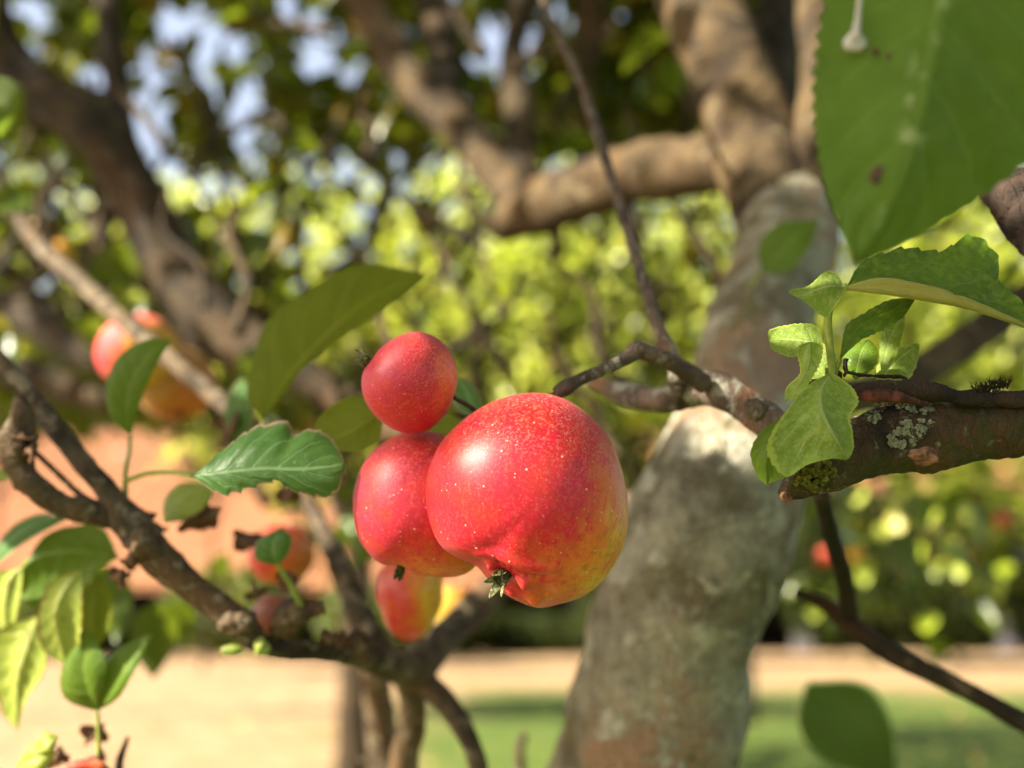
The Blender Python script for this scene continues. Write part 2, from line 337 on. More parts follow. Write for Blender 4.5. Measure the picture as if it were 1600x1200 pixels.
# ------------------------------------------------------------------ builders
def tube(name, pts, mat, parent, seg=12, ring=None, knob=0.10, kf=None, px=True, cap=True, label=None, seed=0, taper_end=False, twist=0):
    """pts rows: (px, py, depth, radius_px) or, with px=False, (x, y, z, radius_m)"""
    rows = []
    for p in pts:
        if px:
            w = P(p[0], p[1], p[2]); rows.append((w.x, w.y, w.z, p[3]*p[2]/FX))
        else: rows.append(p)
    rows = np.array(rows)
    L = np.linalg.norm(np.diff(rows[:, :3], axis=0), axis=1).sum()
    rmean = rows[:, 3].mean()
    if ring is None: ring = int(max(8, min(160, L/(rmean*0.7))))
    C = catmull(rows, ring)
    T = np.gradient(C[:, :3], axis=0); T /= np.linalg.norm(T, axis=1)[:, None]
    ref = Vector((0.3, 0.2, 1)) if abs(T[0][2]) < 0.8 else Vector((1, 0.2, 0))
    u = Vector(T[0]).cross(ref).normalized(); V = []
    kf = kf or 0.55/rmean
    for i in range(ring):
        t = Vector(T[i]); u = (u-t*u.dot(t)).normalized(); w = t.cross(u)
        c = Vector(C[i, :3]); r = max(C[i, 3], 1e-5)
        for j in range(seg):
            a = 2*math.pi*j/seg; dv = u*math.cos(a)+w*math.sin(a)
            q = c+dv*r
            nn = mnoise.noise(q*kf+Vector((seed*3.1, 0, 0)))+0.5*mnoise.noise(q*kf*2.7)+0.28*mnoise.noise(q*kf*6.5)
            V.append(c+dv*r*(1+knob*nn))
    F = []
    for i in range(ring-1):
        for j in range(seg):
            a = i*seg+j; b = i*seg+(j+1) % seg
            F.append((a, b, b+seg, a+seg))
    uv = [(i/(ring-1), j/seg) for i in range(ring) for j in range(seg)]
    if cap:
        F.append(tuple(range(seg))[::-1]); F.append(tuple(range((ring-1)*seg, ring*seg)))
    return mk(name, V, F, mat, parent, uv, label=label)

def loft_leaf(name, mid, left, right, mat, parent, N=44, Mx=7, serr=0.04, nser=13, bulge=0.05, quilt=0.013, wav=0.0, label=None, petiole=None, pr=3.0, seed=0, ragged=0.0, flip=False, rim=False):
    """mid/left/right: rows (px, py, depth) from base to tip; a real curved blade between them"""
    def res(a): return catmull([tuple(P(*p)) for p in a], N)
    Cm, Cl, Cr = res(mid), res(left), res(right)
    L = np.linalg.norm(np.diff(Cm, axis=0), axis=1).sum()
    V = []; UVs = []; rr = random.Random(seed+11)
    rag = [rr.uniform(-1, 1) for _ in range(200)]
    for i in range(N):
        u = i/(N-1); m_ = Vector(Cm[i])
        for side, E in ((-1, Cl), (1, Cr)):
            e = Vector(E[i]); d = e-m_
            ph = (u*nser) % 1.0
            k_ = 1+serr*(ph*1.2-0.5)*math.sin(math.pi*min(1, u*1.02))*(L*0.30/max(d.length, L*0.12))
            if ragged: k_ -= ragged*max(0, rag[int(u*26)+(60 if side > 0 else 0)])
            e = m_+d*k_
            tng = Vector(Cm[min(N-1, i+1)]-Cm[max(0, i-1)]).normalized()
            nor = d.cross(tng)*(-side)
            if nor.length > 1e-9: nor.normalize()
            rng = range(Mx, 0, -1) if side < 0 else range(0, Mx+1)
            for j in rng:
                v = j/Mx
                q = m_.lerp(e, v)
                q += nor*(-(bulge)*d.length*math.sin(math.pi*v)*1.0)
                q += nor*(quilt*L*math.sin(2*math.pi*(u*8-v*1.7))*v*(1-v)*1.5)
                q += nor*(wav*L*v*v*math.sin(u*9+seed*2+side))
                q += nor*(0.006*L*mnoise.noise(q*140))*v
                V.append(q); UVs.append((u, 0.5+side*v*0.5))
    W_ = 2*Mx+1; F = []
    for i in range(N-1):
        for j in range(W_-1):
            a = i*W_+j; F.append((a, a+W_, a+W_+1, a+1))
    ntot = Vector()
    for f in F[::7]:
        a, b, c = V[f[0]], V[f[1]], V[f[2]]; ntot += (b-a).cross(c-a)
    if ntot.dot(CAM-Vector(Cm[N//2])) < 0: F = [f[::-1] for f in F]
    if flip: F = [f[::-1] for f in F]
    o = mk(name, V, F, mat, parent, UVs, origin=Vector(Cm[0]), label=label)
    if petiole:
        tube('petiole', [(p[0], p[1], p[2], p[3] if len(p) > 3 else pr) for p in petiole], M['petiole'], o, 8, knob=0.04)
    if rim:
        loft_leaf('blade_underside', [(1322, 450, .3500), (1375, 446, .3465), (1440, 455, .3425), (1500, 469, .3405), (1555, 489, .3400), (1614, 514, .3425)],
            [(1322, 446, .3505), (1375, 434, .3475), (1430, 441, .3440), (1500, 461, .3420), (1555, 484, .3410), (1614, 511, .3430)],
            [(1322, 454, .3500), (1375, 460, .3470), (1440, 470, .3440), (1500, 481, .3420), (1555, 497, .3410), (1614, 518, .3430)], M['leaf_rim'], o, N=50, Mx=5, serr=0.02, nser=20, bulge=0.25, label='yellowish underside rolled along the lower rim')
    # raised midrib
    rib = [tuple(Vector(c)-Vector((0, 0, 0)))+(max(0.0001, L*0.011*(1-0.85*i/(N-1))),) for i, c in enumerate(Cm[::4])]
    return o

def interp_closed(angs, vals, q):
    o = np.argsort(angs); a = np.array(angs)[o]; v = np.array(vals)[o]
    a = np.r_[a-2*math.pi, a, a+2*math.pi]; v = np.r_[v, v, v]
    fine = np.linspace(-math.pi, math.pi, 361)
    y = np.interp(fine, a, v)
    ker = np.exp(-0.5*(np.arange(-9, 10)/4.0)**2); ker /= ker.sum()
    ys = np.convolve(np.r_[y[-10:-1], y, y[1:10]], ker, 'same')[9:-9]
    return np.interp(q, fine, ys)

def apple(center, outline, label, mat, depth_r=0.95, calyx=None, basin=(0.10, 0.17), bumps=(), stem_dir=None, sub=6, group='apples hanging on the tree', sep=(0.10, 5), sepmat='sepal', stem=None, wob=0.012, name='apple', rpx=None, seplean=None):
    """center (px,py,d); outline = silhouette points in pixels; the body keeps its full depth behind it.
       calyx/bumps/stem_dir are directions in (right, away, up)"""
    c = P(*center); d = center[2]; k = d/FX
    root = empty(name, c, label, 'apple', group)
    if outline is None:
        an = np.linspace(-math.pi, math.pi, 24, endpoint=False); R = [rpx*(1+0.02*math.sin(2*a+1)) for a in an]
    else:
        an = [math.atan2(-(y-center[1]), x-center[0]) for x, y in outline]
        R = [math.hypot(x-center[0], y-center[1]) for x, y in outline]
    Rm = float(np.mean(R))
    bm = bmesh.new(); bmesh.ops.create_icosphere(bm, subdivisions=sub, radius=1.0)
    D = np.array([v.co[:] for v in bm.verts]); D /= np.linalg.norm(D, axis=1)[:, None]
    F = [tuple(v.index for v in f.verts) for f in bm.faces]; bm.free()
    s = np.hypot(D[:, 0], D[:, 2]); phi = np.arctan2(D[:, 2], D[:, 0])
    Rp = interp_closed(an, R, phi)
    disp = np.ones(len(D))
    def gauss(dr, amp, w):
        v = np.array(Vector(dr).normalized()); ang = np.arccos(np.clip(D@v, -1, 1)); return amp*np.exp(-(ang/w)**2)
    if calyx is not None: disp -= gauss(calyx, basin[0], basin[1])
    if stem_dir is not None: disp -= gauss(stem_dir, 0.26, 0.26)
    for b in bumps: disp += gauss(b[0], b[1], b[2])
    nz = np.array([mnoise.noise(Vector(v)*1.9+Vector((Rm, 0, 0))) for v in D]); disp += wob*nz
    # right, away (along FW), up -> world
    X = D[:, 0]*Rp*k*disp; Z = D[:, 2]*Rp*k*disp; Y = D[:, 1]*Rm*depth_r*k*disp
    Wv = np.outer(X, np.array(RT))+np.outer(Y, np.array(FW))+np.outer(Z, np.array(UP))+np.array(c)
    body = mk('skin', Wv, F, mat, root, origin=c)
    Rw = Rm*k
    def surf(dr, f=1.0):
        v = Vector(dr).normalized(); ph = math.atan2(v.z, v.x); r = float(interp_closed(an, R, [ph])[0])
        return c+(RT*(v.x*r*k)+FW*(v.y*Rm*depth_r*k)+UP*(v.z*r*k))*f
    if calyx is not None:
        ax = (surf(calyx, 1.1)-surf(calyx, 0.9)).normalized()
        if seplean is not None: ax = (ax+(RT*seplean[0]+FW*seplean[1]+UP*seplean[2])).normalized()
        o_ = surf(calyx, 1-basin[0]*1.02)
        e1 = ax.orthogonal().normalized(); e2 = ax.cross(e1)
        V = []; F2 = []; L = sep[0]*Rw*2.2; rr = random.Random(int(center[0]))
        nseg = 10
        # little cup
        for a_, (h, r) in enumerate(((-0.12, 0.20), (0.15, 0.24), (0.42, 0.27), (0.6, 0.20), (0.45, 0.10))):
            for j in range(14):
                an_ = 2*math.pi*j/14; V.append(o_+ax*(h*L)+(e1*math.cos(an_)+e2*math.sin(an_))*(r*L*(1+0.15*math.sin(j*2.3))))
            if a_:
                for j in range(14):
                    b0 = (a_-1)*14+j; b1 = (a_-1)*14+(j+1) % 14; F2.append((b0, b1, b1+14, b0+14))
        F2.append(tuple(range(4*14, 5*14)))
        cup = mk('calyx', V, F2, M['sepal_dark'], root)
        for q in range(sep[1]):
            th = 2*math.pi*q/sep[1]+0.3; rd = e1*math.cos(th)+e2*math.sin(th); sd_ = ax.cross(rd)
            lean = rr.uniform(0.15, 0.55); ln = L*rr.uniform(0.6, 0.95); V = []; F2 = []
            for i in range(nseg+1):
                t = i/nseg; bend = t*t*rr.uniform(0.9, 1.1)
                cc = o_+ax*(0.35*L+ln*(t*0.85))+rd*(0.22*L+ln*(lean*bend))
                w = 0.27*L*(1-t)**0.7*(1+0.1*math.sin(9*t))
                V += [cc-sd_*w, cc+ax*0.0+rd*(-0.05*L*(1-t)), cc+sd_*w]
            for i in range(nseg):
                for j in range(2): a0 = i*3+j; F2.append((a0, a0+1, a0+4, a0+3))
            mk('sepal', V, F2, M[sepmat], cup, origin=o_)
    if stem: tube('stem', stem, M['stem'], root, 8, knob=0.15)
    return root

def scatter_mesh(name, pos, size, mat, parent, normal_bias=None, seed=0, label=None, kind='stuff', shape=0.62):
    """many separate leaves in one mesh, each a folded six-vertex blade"""
    rg = np.random.default_rng(seed); n = len(pos); pos = np.asarray(pos, dtype=float)
    size = np.asarray(size)*rg.uniform(0.7, 1.25, n)
    ax = rg.normal(size=(n, 3)); ax[:, 2] -= 0.35; ax /= np.linalg.norm(ax, axis=1)[:, None]
    nr = rg.normal(size=(n, 3)); nr[:, 2] += 0.8
    if normal_bias is not None: nr += np.array(normal_bias)
    sd_ = np.cross(ax, nr); sd_ /= np.linalg.norm(sd_, axis=1)[:, None]+1e-9
    nn = np.cross(sd_, ax)
    tp = np.array([(0, 0, 0), (0.34, -0.30, 0.08), (0.34, 0.30, 0.08), (0.40, 0, -0.02), (0.72, -0.22, 0.05), (0.72, 0.22, 0.05), (1.0, 0, -0.10)])
    tp[:, 1] *= shape/0.62
    fc = np.array([(0, 3, 1), (0, 2, 3), (1, 3, 4), (3, 2, 5), (3, 6, 4), (3, 5, 6)])
    V = pos[:, None, :]+size[:, None, None]*(tp[None, :, 0, None]*ax[:, None, :]+tp[None, :, 1, None]*sd_[:, None, :]+tp[None, :, 2, None]*nn[:, None, :])
    F = (fc[None]+(np.arange(n)*7)[:, None, None]).reshape(-1, 3)
    return mk(name, V.reshape(-1, 3), F, mat, parent, label=label, kind=kind, origin=Vector(pos.mean(axis=0)))

# ================================================================== THE SETTING
def mat_ground():
    m, nt, out = newmat('lawn'); k = NT(nt)
    co = k.n('ShaderNodeTexCoord').outputs['Object']
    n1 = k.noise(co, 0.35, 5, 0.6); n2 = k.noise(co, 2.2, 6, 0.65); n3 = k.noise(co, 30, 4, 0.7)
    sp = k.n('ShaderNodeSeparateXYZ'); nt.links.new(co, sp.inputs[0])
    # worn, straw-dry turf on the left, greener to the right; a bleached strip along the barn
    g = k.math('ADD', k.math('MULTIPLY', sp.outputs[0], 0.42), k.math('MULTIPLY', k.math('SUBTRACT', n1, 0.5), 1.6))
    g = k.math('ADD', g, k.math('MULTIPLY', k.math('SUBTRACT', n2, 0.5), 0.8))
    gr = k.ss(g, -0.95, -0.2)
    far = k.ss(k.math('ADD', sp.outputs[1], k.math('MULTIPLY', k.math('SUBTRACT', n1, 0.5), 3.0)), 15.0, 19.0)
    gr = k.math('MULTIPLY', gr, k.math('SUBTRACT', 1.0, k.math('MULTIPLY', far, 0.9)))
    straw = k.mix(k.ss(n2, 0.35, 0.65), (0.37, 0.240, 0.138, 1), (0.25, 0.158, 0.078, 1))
    green = k.mix(k.ss(n2, 0.3, 0.7), (0.045, 0.080, 0.010, 1), (0.085, 0.120, 0.018, 1))  # green darkened in place of tree shade that is not cast here
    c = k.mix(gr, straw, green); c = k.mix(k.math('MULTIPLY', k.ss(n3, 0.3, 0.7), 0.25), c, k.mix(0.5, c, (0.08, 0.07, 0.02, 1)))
    s = k.bsdf(c, 0.9, k.bump(k.math('ADD', n3, n2), 0.6, 0.03), spec=0.2)
    nt.links.new(s, out.inputs[0]); return m
gx = np.linspace(-1, 1, 81); gx = np.sign(gx)*np.abs(gx)**2.4*600
gv = [(x, y+10, 0.05*mnoise.noise(Vector((x*0.25, y*0.25, 0)))*(1 if abs(x)+abs(y) < 60 else 0)-0.02) for y in gx for x in gx]
gf = [(j*81+i, j*81+i+1, (j+1)*81+i+1, (j+1)*81+i) for j in range(80) for i in range(80)]
gr = mk('ground', gv, gf, mat_ground(), origin=Vector((0, 0, 0))); tag(gr, kind='structure', label='lawn, straw-dry on the left and green with painted shade on the right')

rgl = np.random.default_rng(77)
fl = scatter_mesh('fallen_leaves', np.stack([rgl.uniform(-14, 14, 2600), 4+26*rgl.uniform(0, 1, 2600)**1.3, rgl.uniform(0.02, 0.05, 2600)], 1), np.full(2600, 0.085),
    mat_foliage('fallen_leaf', [(0, (0.16, 0.08, 0.03, 1)), (0.5, (0.30, 0.18, 0.05, 1)), (1, (0.40, 0.30, 0.06, 1))], 0.1, 0.7), None, normal_bias=(0, 0, 6), seed=78)
tag(fl, 'brown and yellow fallen leaves strewn over the lawn', 'fallen leaves')
# ---- barn with clay roof and dark open front
def mat_roof():
    m, nt, out = newmat('clay_tile'); k = NT(nt)
    co = k.n('ShaderNodeTexCoord').outputs['Object']
    n = k.noise(co, 1.2, 5, 0.6); n2 = k.noise(co, 9, 4, 0.7)
    c = k.mix(k.ss(n, 0.35, 0.65), (0.44, 0.21, 0.10, 1), (0.35, 0.15, 0.07, 1))
    c = k.mix(k.math('MULTIPLY', k.ss(n2, 0.45, 0.7), 0.5), c, (0.22, 0.10, 0.06, 1)); c = k.mix(k.math('MULTIPLY', k.ss(k.noise(co, 0.35, 4, 0.6), 0.5, 0.68), 0.6), c, (0.26, 0.14, 0.08, 1))
    nt.links.new(k.bsdf(c, 0.85, spec=0.2), out.inputs[0]); return m
M['roof'] = mat_roof()
M['barn_wood'] = simple('dark_boards', (0.035, 0.028, 0.024, 1), 0.9, 0.1, scale=3, bd=0.01)
M['post'] = simple('grey_post', (0.16, 0.15, 0.16, 1), 0.8, 0.2, scale=4, bd=0.01)
BY = 33.0
barn = empty('barn', (0, BY, 0), 'long low barn with sunlit orange clay roof and dark open front, beyond the lawn', 'barn')
def box(name, x0, x1, y0, y1, z0, z1, mat, parent, **kw):
    V = [(x, y, z) for z in (z0, z1) for y in (y0, y1) for x in (x0, x1)]
    F = [(0, 2, 3, 1), (4, 5, 7, 6), (0, 1, 5, 4), (2, 6, 7, 3), (0, 4, 6, 2), (1, 3, 7, 5)]
    return mk(name, V, F, mat, parent, smooth=False, **kw)
# roof: courses of tiles stepping up the slope, joined rows
V = []; F = []; NR = 26; NCX = 120; x0, x1 = -24.0, 26.0
ez, rz, ey, ry = 1.95, 8.4, BY-0.6, BY+7.5
for r in range(NR):
    ta, tb = r/NR, (r+1.12)/NR
    for j in range(NCX):
        xa = x0+(x1-x0)*j/NCX; xb = x0+(x1-x0)*(j+0.94)/NCX; lift = 0.03*random.random()
        b = len(V)
        for t, up in ((ta, 0.13), (tb, 0.04)):
            y = ey+(ry-ey)*t; z = ez+(rz-ez)*t+up+lift
            V += [(xa, y, z), ((xa+xb)/2, y-0.03, z+0.07), (xb, y, z)]
        F += [(b, b+1, b+4, b+3), (b+1, b+2, b+5, b+4)]
mk('roof_tile', V, F, M['roof'], barn, smooth=False, kind='stuff')
mk('roof', [(x0, ey, ez), (x1, ey, ez), (x1, ry, rz), (x0, ry, rz), (x0, ry+8, ez), (x1, ry+8, ez)], [(0, 1, 2, 3), (3, 2, 5, 4)], M['roof'], barn, smooth=False)
box('back_wall', x0+0.3, x1-0.3, BY+6, BY+6.2, 0, 5.5, M['barn_wood'], barn)
box('side_wall', x0+0.1, x0+0.3, BY, BY+13, 0, 1.95, M['barn_wood'], barn)
box('side_wall', x1-0.3, x1-0.1, BY, BY+13, 0, 1.95, M['barn_wood'], barn)
box('eaves_beam', x0, x1, BY-0.15, BY+0.1, 1.70, 1.93, M['barn_wood'], barn)
for px_ in (60, 275, 905, 1240, 1545):
    X = (px_-800)/FX*BY; box('post', X-0.28, X+0.28, BY-0.16, BY+0.16, 0, 1.75, M['post'], barn)

# ---- trees beyond
def far_tree(name, base, crown_c, rad, n, size, mat, label, seed, trunk_r=0.14, cat='tree', group='trees beyond the lawn'):
    rg = np.random.default_rng(seed)
    t = empty(name, base, label, cat, group)
    b = Vector(base); cc = Vector(crown_c)
    tube('trunk', [(b.x, b.y, b.z-0.05, trunk_r), (b.x+(cc.x-b.x)*0.3, b.y, (b.z+cc.z)*0.45, trunk_r*0.75), (cc.x, cc.y, cc.z+rad[2]*0.3, trunk_r*0.25)], M['limb'], t, 10, px=False)
    for q in range(7):
        a = rg.uniform(0, 6.28); e = Vector((math.cos(a)*rad[0]*0.75, math.sin(a)*rad[1]*0.75, rg.uniform(-0.1, 0.7)*rad[2]))
        s0 = b.lerp(cc, rg.uniform(0.45, 0.9))
        tube('limb', [tuple(s0)+(trunk_r*0.4,), tuple(s0.lerp(cc+e, 0.5)+Vector((0, 0, -0.15)))+(trunk_r*0.25,), tuple(cc+e)+(trunk_r*0.08,)], M['limb'], t, 6, 14, px=False)
    # clumped leaves
    nc = max(12, n//9); C = rg.normal(size=(nc, 3)); C /= np.linalg.norm(C, axis=1)[:, None]
    C *= (rg.uniform(0.35, 1.0, nc)**0.6)[:, None]; C = C*np.array(rad)*0.85+np.array(cc)
    idx = rg.integers(0, nc, n); pos = C[idx]+rg.normal(size=(n, 3))*size*0.75
    scatter_mesh('foliage', pos, np.full(n, size), mat, t, seed=seed+1, normal_bias=(-0.7, -0.6, 0.2))
    return t
def TP(px_, py_, Y): p = P(px_, py_, Y); return (p.x, p.y, p.z)
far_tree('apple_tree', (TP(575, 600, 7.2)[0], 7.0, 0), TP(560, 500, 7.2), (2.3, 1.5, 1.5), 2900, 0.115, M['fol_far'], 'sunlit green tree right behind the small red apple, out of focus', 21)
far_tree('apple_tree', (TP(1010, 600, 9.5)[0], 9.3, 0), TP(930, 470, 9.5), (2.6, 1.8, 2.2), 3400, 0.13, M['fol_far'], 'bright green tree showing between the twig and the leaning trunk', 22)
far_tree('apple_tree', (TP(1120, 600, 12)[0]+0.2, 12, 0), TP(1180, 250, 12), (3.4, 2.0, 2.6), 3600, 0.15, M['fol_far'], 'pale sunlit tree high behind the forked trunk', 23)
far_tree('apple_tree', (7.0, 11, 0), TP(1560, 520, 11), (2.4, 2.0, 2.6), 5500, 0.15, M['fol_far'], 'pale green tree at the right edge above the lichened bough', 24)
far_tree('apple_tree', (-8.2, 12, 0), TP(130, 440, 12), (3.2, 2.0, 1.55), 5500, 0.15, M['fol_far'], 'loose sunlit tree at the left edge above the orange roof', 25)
far_tree('tree', (2.0, 46, 0), (1.0, 46, 11), (15, 4, 10.5), 24000, 0.6, M['fol_dark'], 'dark tall trees behind the middle of the barn', 26, 0.5)
far_tree('tree', (-22, 47, 0), (-22, 47, 8.5), (14, 4, 8), 20000, 0.6, M['fol_dark'], 'dark tall trees behind the left end of the barn', 27, 0.5)
far_tree('tree', (25, 47, 0), (25, 47, 11), (14, 4, 10.5), 24000, 0.6, M['fol_dark'], 'dark tall trees behind the right end of the barn', 28, 0.5)
far_tree('tree', (TP(0, 600, 20)[0], 20, 0), TP(5, 640, 20), (1.0, 1.0, 1.0), 1500, 0.16, M['fol_own'], 'small green tree at the far left edge in front of the roof', 51, 0.05)
far_tree('tree', (TP(335, 600, 22)[0], 22, 0), TP(345, 690, 22), (0.9, 1.0, 1.3), 1500, 0.16, M['fol_dark'], 'small dark tree in front of the roof behind the torn leaf', 52, 0.05)
# shrubs in front of the barn that break up the roof edge
for i, (px_, Y, h, w) in enumerate([(600, 27, 2.0, 3.0), (1010, 26, 3.6, 3.2), (1290, 26, 5.0, 3.4), (1470, 24.5, 5.0, 5.6), (430, 28, 2.6, 1.3), (690, 30, 1.5, 3.6), (840, 31, 0.9, 4.0), (170, 31, 0.9, 3.0), (960, 30, 1.7, 2.4), (100, 28, 2.5, 2.0), (345, 29, 2.4, 2.2)]):
    X = (px_-800)/FX*Y
    far_tree('shrub', (X, Y, 0), (X, Y, 0.1+h/2), (w*0.6, 1.1, h/2), 9000, 0.20, M['fol_dark'] if i in (1, 2, 3, 5, 6, 7, 8) else M['fol_own'],
             ['low green shrub before the barn, behind the forked stems', 'dark shrub before the barn, just left of the thick trunk', 'dark tall shrub beyond the lawn, just right of the thick trunk',
              'dark shrub below the lichened bough, beyond the lawn', 'small shrub before the barn, left of the grey branch', 'low dark shrub under the grey branch, at the foot of the barn', 'lowest dark shrub at the foot of the barn, straight under the largest apple',
              'low dark shrub at the foot of the barn below the gnarled branch', 'dark shrub at the foot of the barn touching the left edge of the trunk',
              'rounded shrub before the barn near the left edge', 'rounded shrub before the barn above the level branch'][i], 40+i, 0.05, 'shrub', 'shrubs in front of the barn')

# ================================================================== THE APPLE TREE
g0 = P(965, 1450, .66)
ROOT = Vector((g0.x-0.01, g0.y+0.06, 0))
tree = empty('apple_tree', ROOT, 'old lichened apple tree whose leaning forked trunk and boughs fill the picture', 'tree')
def R4(px_, py_, d, r): p = P(px_, py_, d); return (p.x, p.y, p.z, r*d/FX)
trunk_rows = [(ROOT.x, ROOT.y, -0.08, 0.10), (ROOT.x, ROOT.y, 0.10, 0.078), (ROOT.x-0.01, ROOT.y-0.02, 0.5, 0.068), R4(965, 1450, .65, 150), R4(1010, 1200, .61, 141), R4(1050, 1000, .59, 129), R4(1088, 880, .585, 128),
              R4(1128, 780, .59, 120), R4(1146, 690, .61, 104), R4(1165, 600, .64, 86), R4(1188, 500, .68, 78), R4(1225, 400, .73, 78), R4(1235, 320, .77, 74)]
tube('trunk', trunk_rows, M['trunk'], tree, 64, 320, knob=0.10, kf=16, px=False)
def limb(pts, label=None, mat='limb', seg=16, knob=0.12, name='limb', **kw): return tube(name, pts, M[mat], tree, seg, knob=knob, label=label, **kw)
limb([(1225, 400, .74, 66), (1195, 260, .79, 72), (1150, 130, .85, 66), (1095, 0, .93, 60), (1040, -160, 1.05, 52), (950, -330, 1.2, 40)], 'left arm of the forked trunk, warm brown', 'limb_tan', seg=36, kf=20, knob=0.2)
limb([(1245, 390, .74, 56), (1275, 240, .77, 44), (1285, 110, .81, 34), (1275, 0, .86, 30), (1290, -200, .95, 26)], 'right arm of the fork, behind the big leaf', 'limb_tan', seg=24)
limb([(1235, 300, .80, 34), (1205, 150, .92, 34), (1215, 0, 1.05, 30), (1230, -150, 1.2, 26)], 'dark arm between the two forks')
limb([(1190, 262, .84, 46), (1100, 258, .94, 46), (1000, 272, 1.03, 46), (900, 302, 1.12, 46), (830, 330, 1.2, 42), (780, 352, 1.26, 26)], 'smooth brown horizontal limb left of the fork', 'limb_tan', seed=2, seg=32, knob=0.24, kf=22)
limb([(835, 335, 1.22, 36), (785, 280, 1.28, 34), (720, 200, 1.35, 32), (650, 130, 1.42, 32), (600, 60, 1.5, 30), (545, -40, 1.6, 26), (480, -180, 1.8, 22)], 'pale brown limb rising to the upper left from the elbow', 'limb_tan')
limb([(-60, -60, 1.4, 40), (10, 90, 1.36, 38), (70, 150, 1.34, 38), (150, 205, 1.3, 40), (210, 300, 1.26, 42), (270, 420, 1.22, 44), (330, 500, 1.18, 50), (385, 545, 1.14, 46), (450, 570, 1.1, 32), (560, 640, 1.05, 28), (800, 760, .85, 34), (1080, 860, .60, 60)], 'dark thick limb crossing the left side', seed=3, seg=24)
limb([(215, 320, 1.28, 28), (190, 200, 1.38, 22), (180, 100, 1.48, 20), (160, -40, 1.6, 18)], 'dark upright limb at the upper left')
limb([(815, 300, 1.25, 22), (812, 180, 1.35, 26), (800, 90, 1.5, 20), (830, -40, 1.6, 18)], 'dark limb rising from the elbow')
limb([(700, 180, 1.4, 24), (690, 60, 1.6, 28), (665, -60, 1.8, 24)], 'dark limb at the top centre')
limb([(920, -60, 1.7, 24), (925, 60, 1.7, 22), (912, 120, 1.65, 8)], 'short dark limb at the top')
limb([(1170, 600, .66, 34), (1330, 620, .72, 28), (1420, 590, .76, 26), (1500, 540, .80, 26), (1620, 455, .86, 26), (1800, 330, .95, 20)], 'blurred limb rising to the right behind the leaves', 'limb_tan')
limb([(0, 470, 1.6, 20), (90, 520, 1.5, 32), (190, 560, 1.4, 36), (300, 545, 1.25, 30), (360, 530, 1.18, 30)], 'dark limb at the left behind the red apple', seed=5)
limb([(-40, 560, 1.7, 26), (60, 590, 1.6, 28), (160, 620, 1.5, 18), (300, 560, 1.25, 12)], 'dull brown stub at the left')
rt = random.Random(5)
# background twigs
tw = [[(330, 150, 1.6, 5), (345, 260, 1.5, 6), (385, 400, 1.4, 8)], [(430, 180, 1.7, 5), (475, 260, 1.6, 6), (470, 400, 1.45, 7), (500, 520, 1.4, 8)],
      [(540, 180, 1.8, 6), (500, 250, 1.7, 7), (475, 270, 1.6, 7)], [(270, 60, 1.5, 5), (320, 180, 1.5, 6), (330, 240, 1.5, 5)],
      [(560, 240, 1.5, 6), (640, 320, 1.45, 8), (740, 380, 1.4, 9)], [(640, 470, 1.2, 4), (720, 380, 1.4, 7), (790, 330, 1.6, 9)],
      [(690, 560, 1.3, 7), (745, 520, 1.3, 9), (790, 490, 1.3, 8), (810, 430, 1.4, 6)], [(860, 210, 1.6, 6), (880, 160, 1.7, 8), (920, 100, 1.8, 9)],
      [(300, 400, 1.3, 10), (360, 470, 1.3, 11), (420, 500, 1.3, 12)], [(20, 420, 1.6, 10), (60, 470, 1.6, 14), (90, 500, 1.55, 12)],
      [(380, 330, 1.5, 4), (430, 300, 1.6, 5), (520, 290, 1.7, 6)], [(60, 250, 1.6, 7), (130, 330, 1.5, 8), (190, 420, 1.4, 10), (260, 470, 1.4, 9)],
      [(480, 560, 1.3, 12), (510, 610, 1.25, 14), (520, 680, 1.2, 10)], [(600, 330, 1.7, 5), (560, 420, 1.6, 6), (600, 500, 1.5, 5)]]
for t_ in tw: limb(t_, None, 'limb', 8, 0.15, 'twig')
for q in range(84):
    x, y = (rt.uniform(0, 1100), rt.uniform(-40, 330)) if q < 46 else (rt.uniform(-60, 1050), rt.uniform(220, 600)); d = rt.uniform(1.1, 2.5); a = rt.uniform(0.9, 2.2) if rt.random() < 0.8 else rt.uniform(0, 3.1)
    l = rt.uniform(120, 300); dx, dy = math.cos(a)*l, math.sin(a)*l; b = rt.uniform(-30, 30)
    bb = rt.uniform(-40, 40); w_ = rt.uniform(0.6, 1.5)
    if 650 < y+dy < 900 and x+dx < 400: continue
    limb([(x, y, d, 3.5*w_), (x+dx*.3+b, y+dy*.3+bb*.4, d-0.02, 5*w_), (x+dx*.65-b*.5, y+dy*.65, d-0.06, 6*w_), (x+dx, y+dy, d-0.1, 8*w_)], None, ('limb', 'limb_tan')[q % 2], 7, 0.2, 'twig')
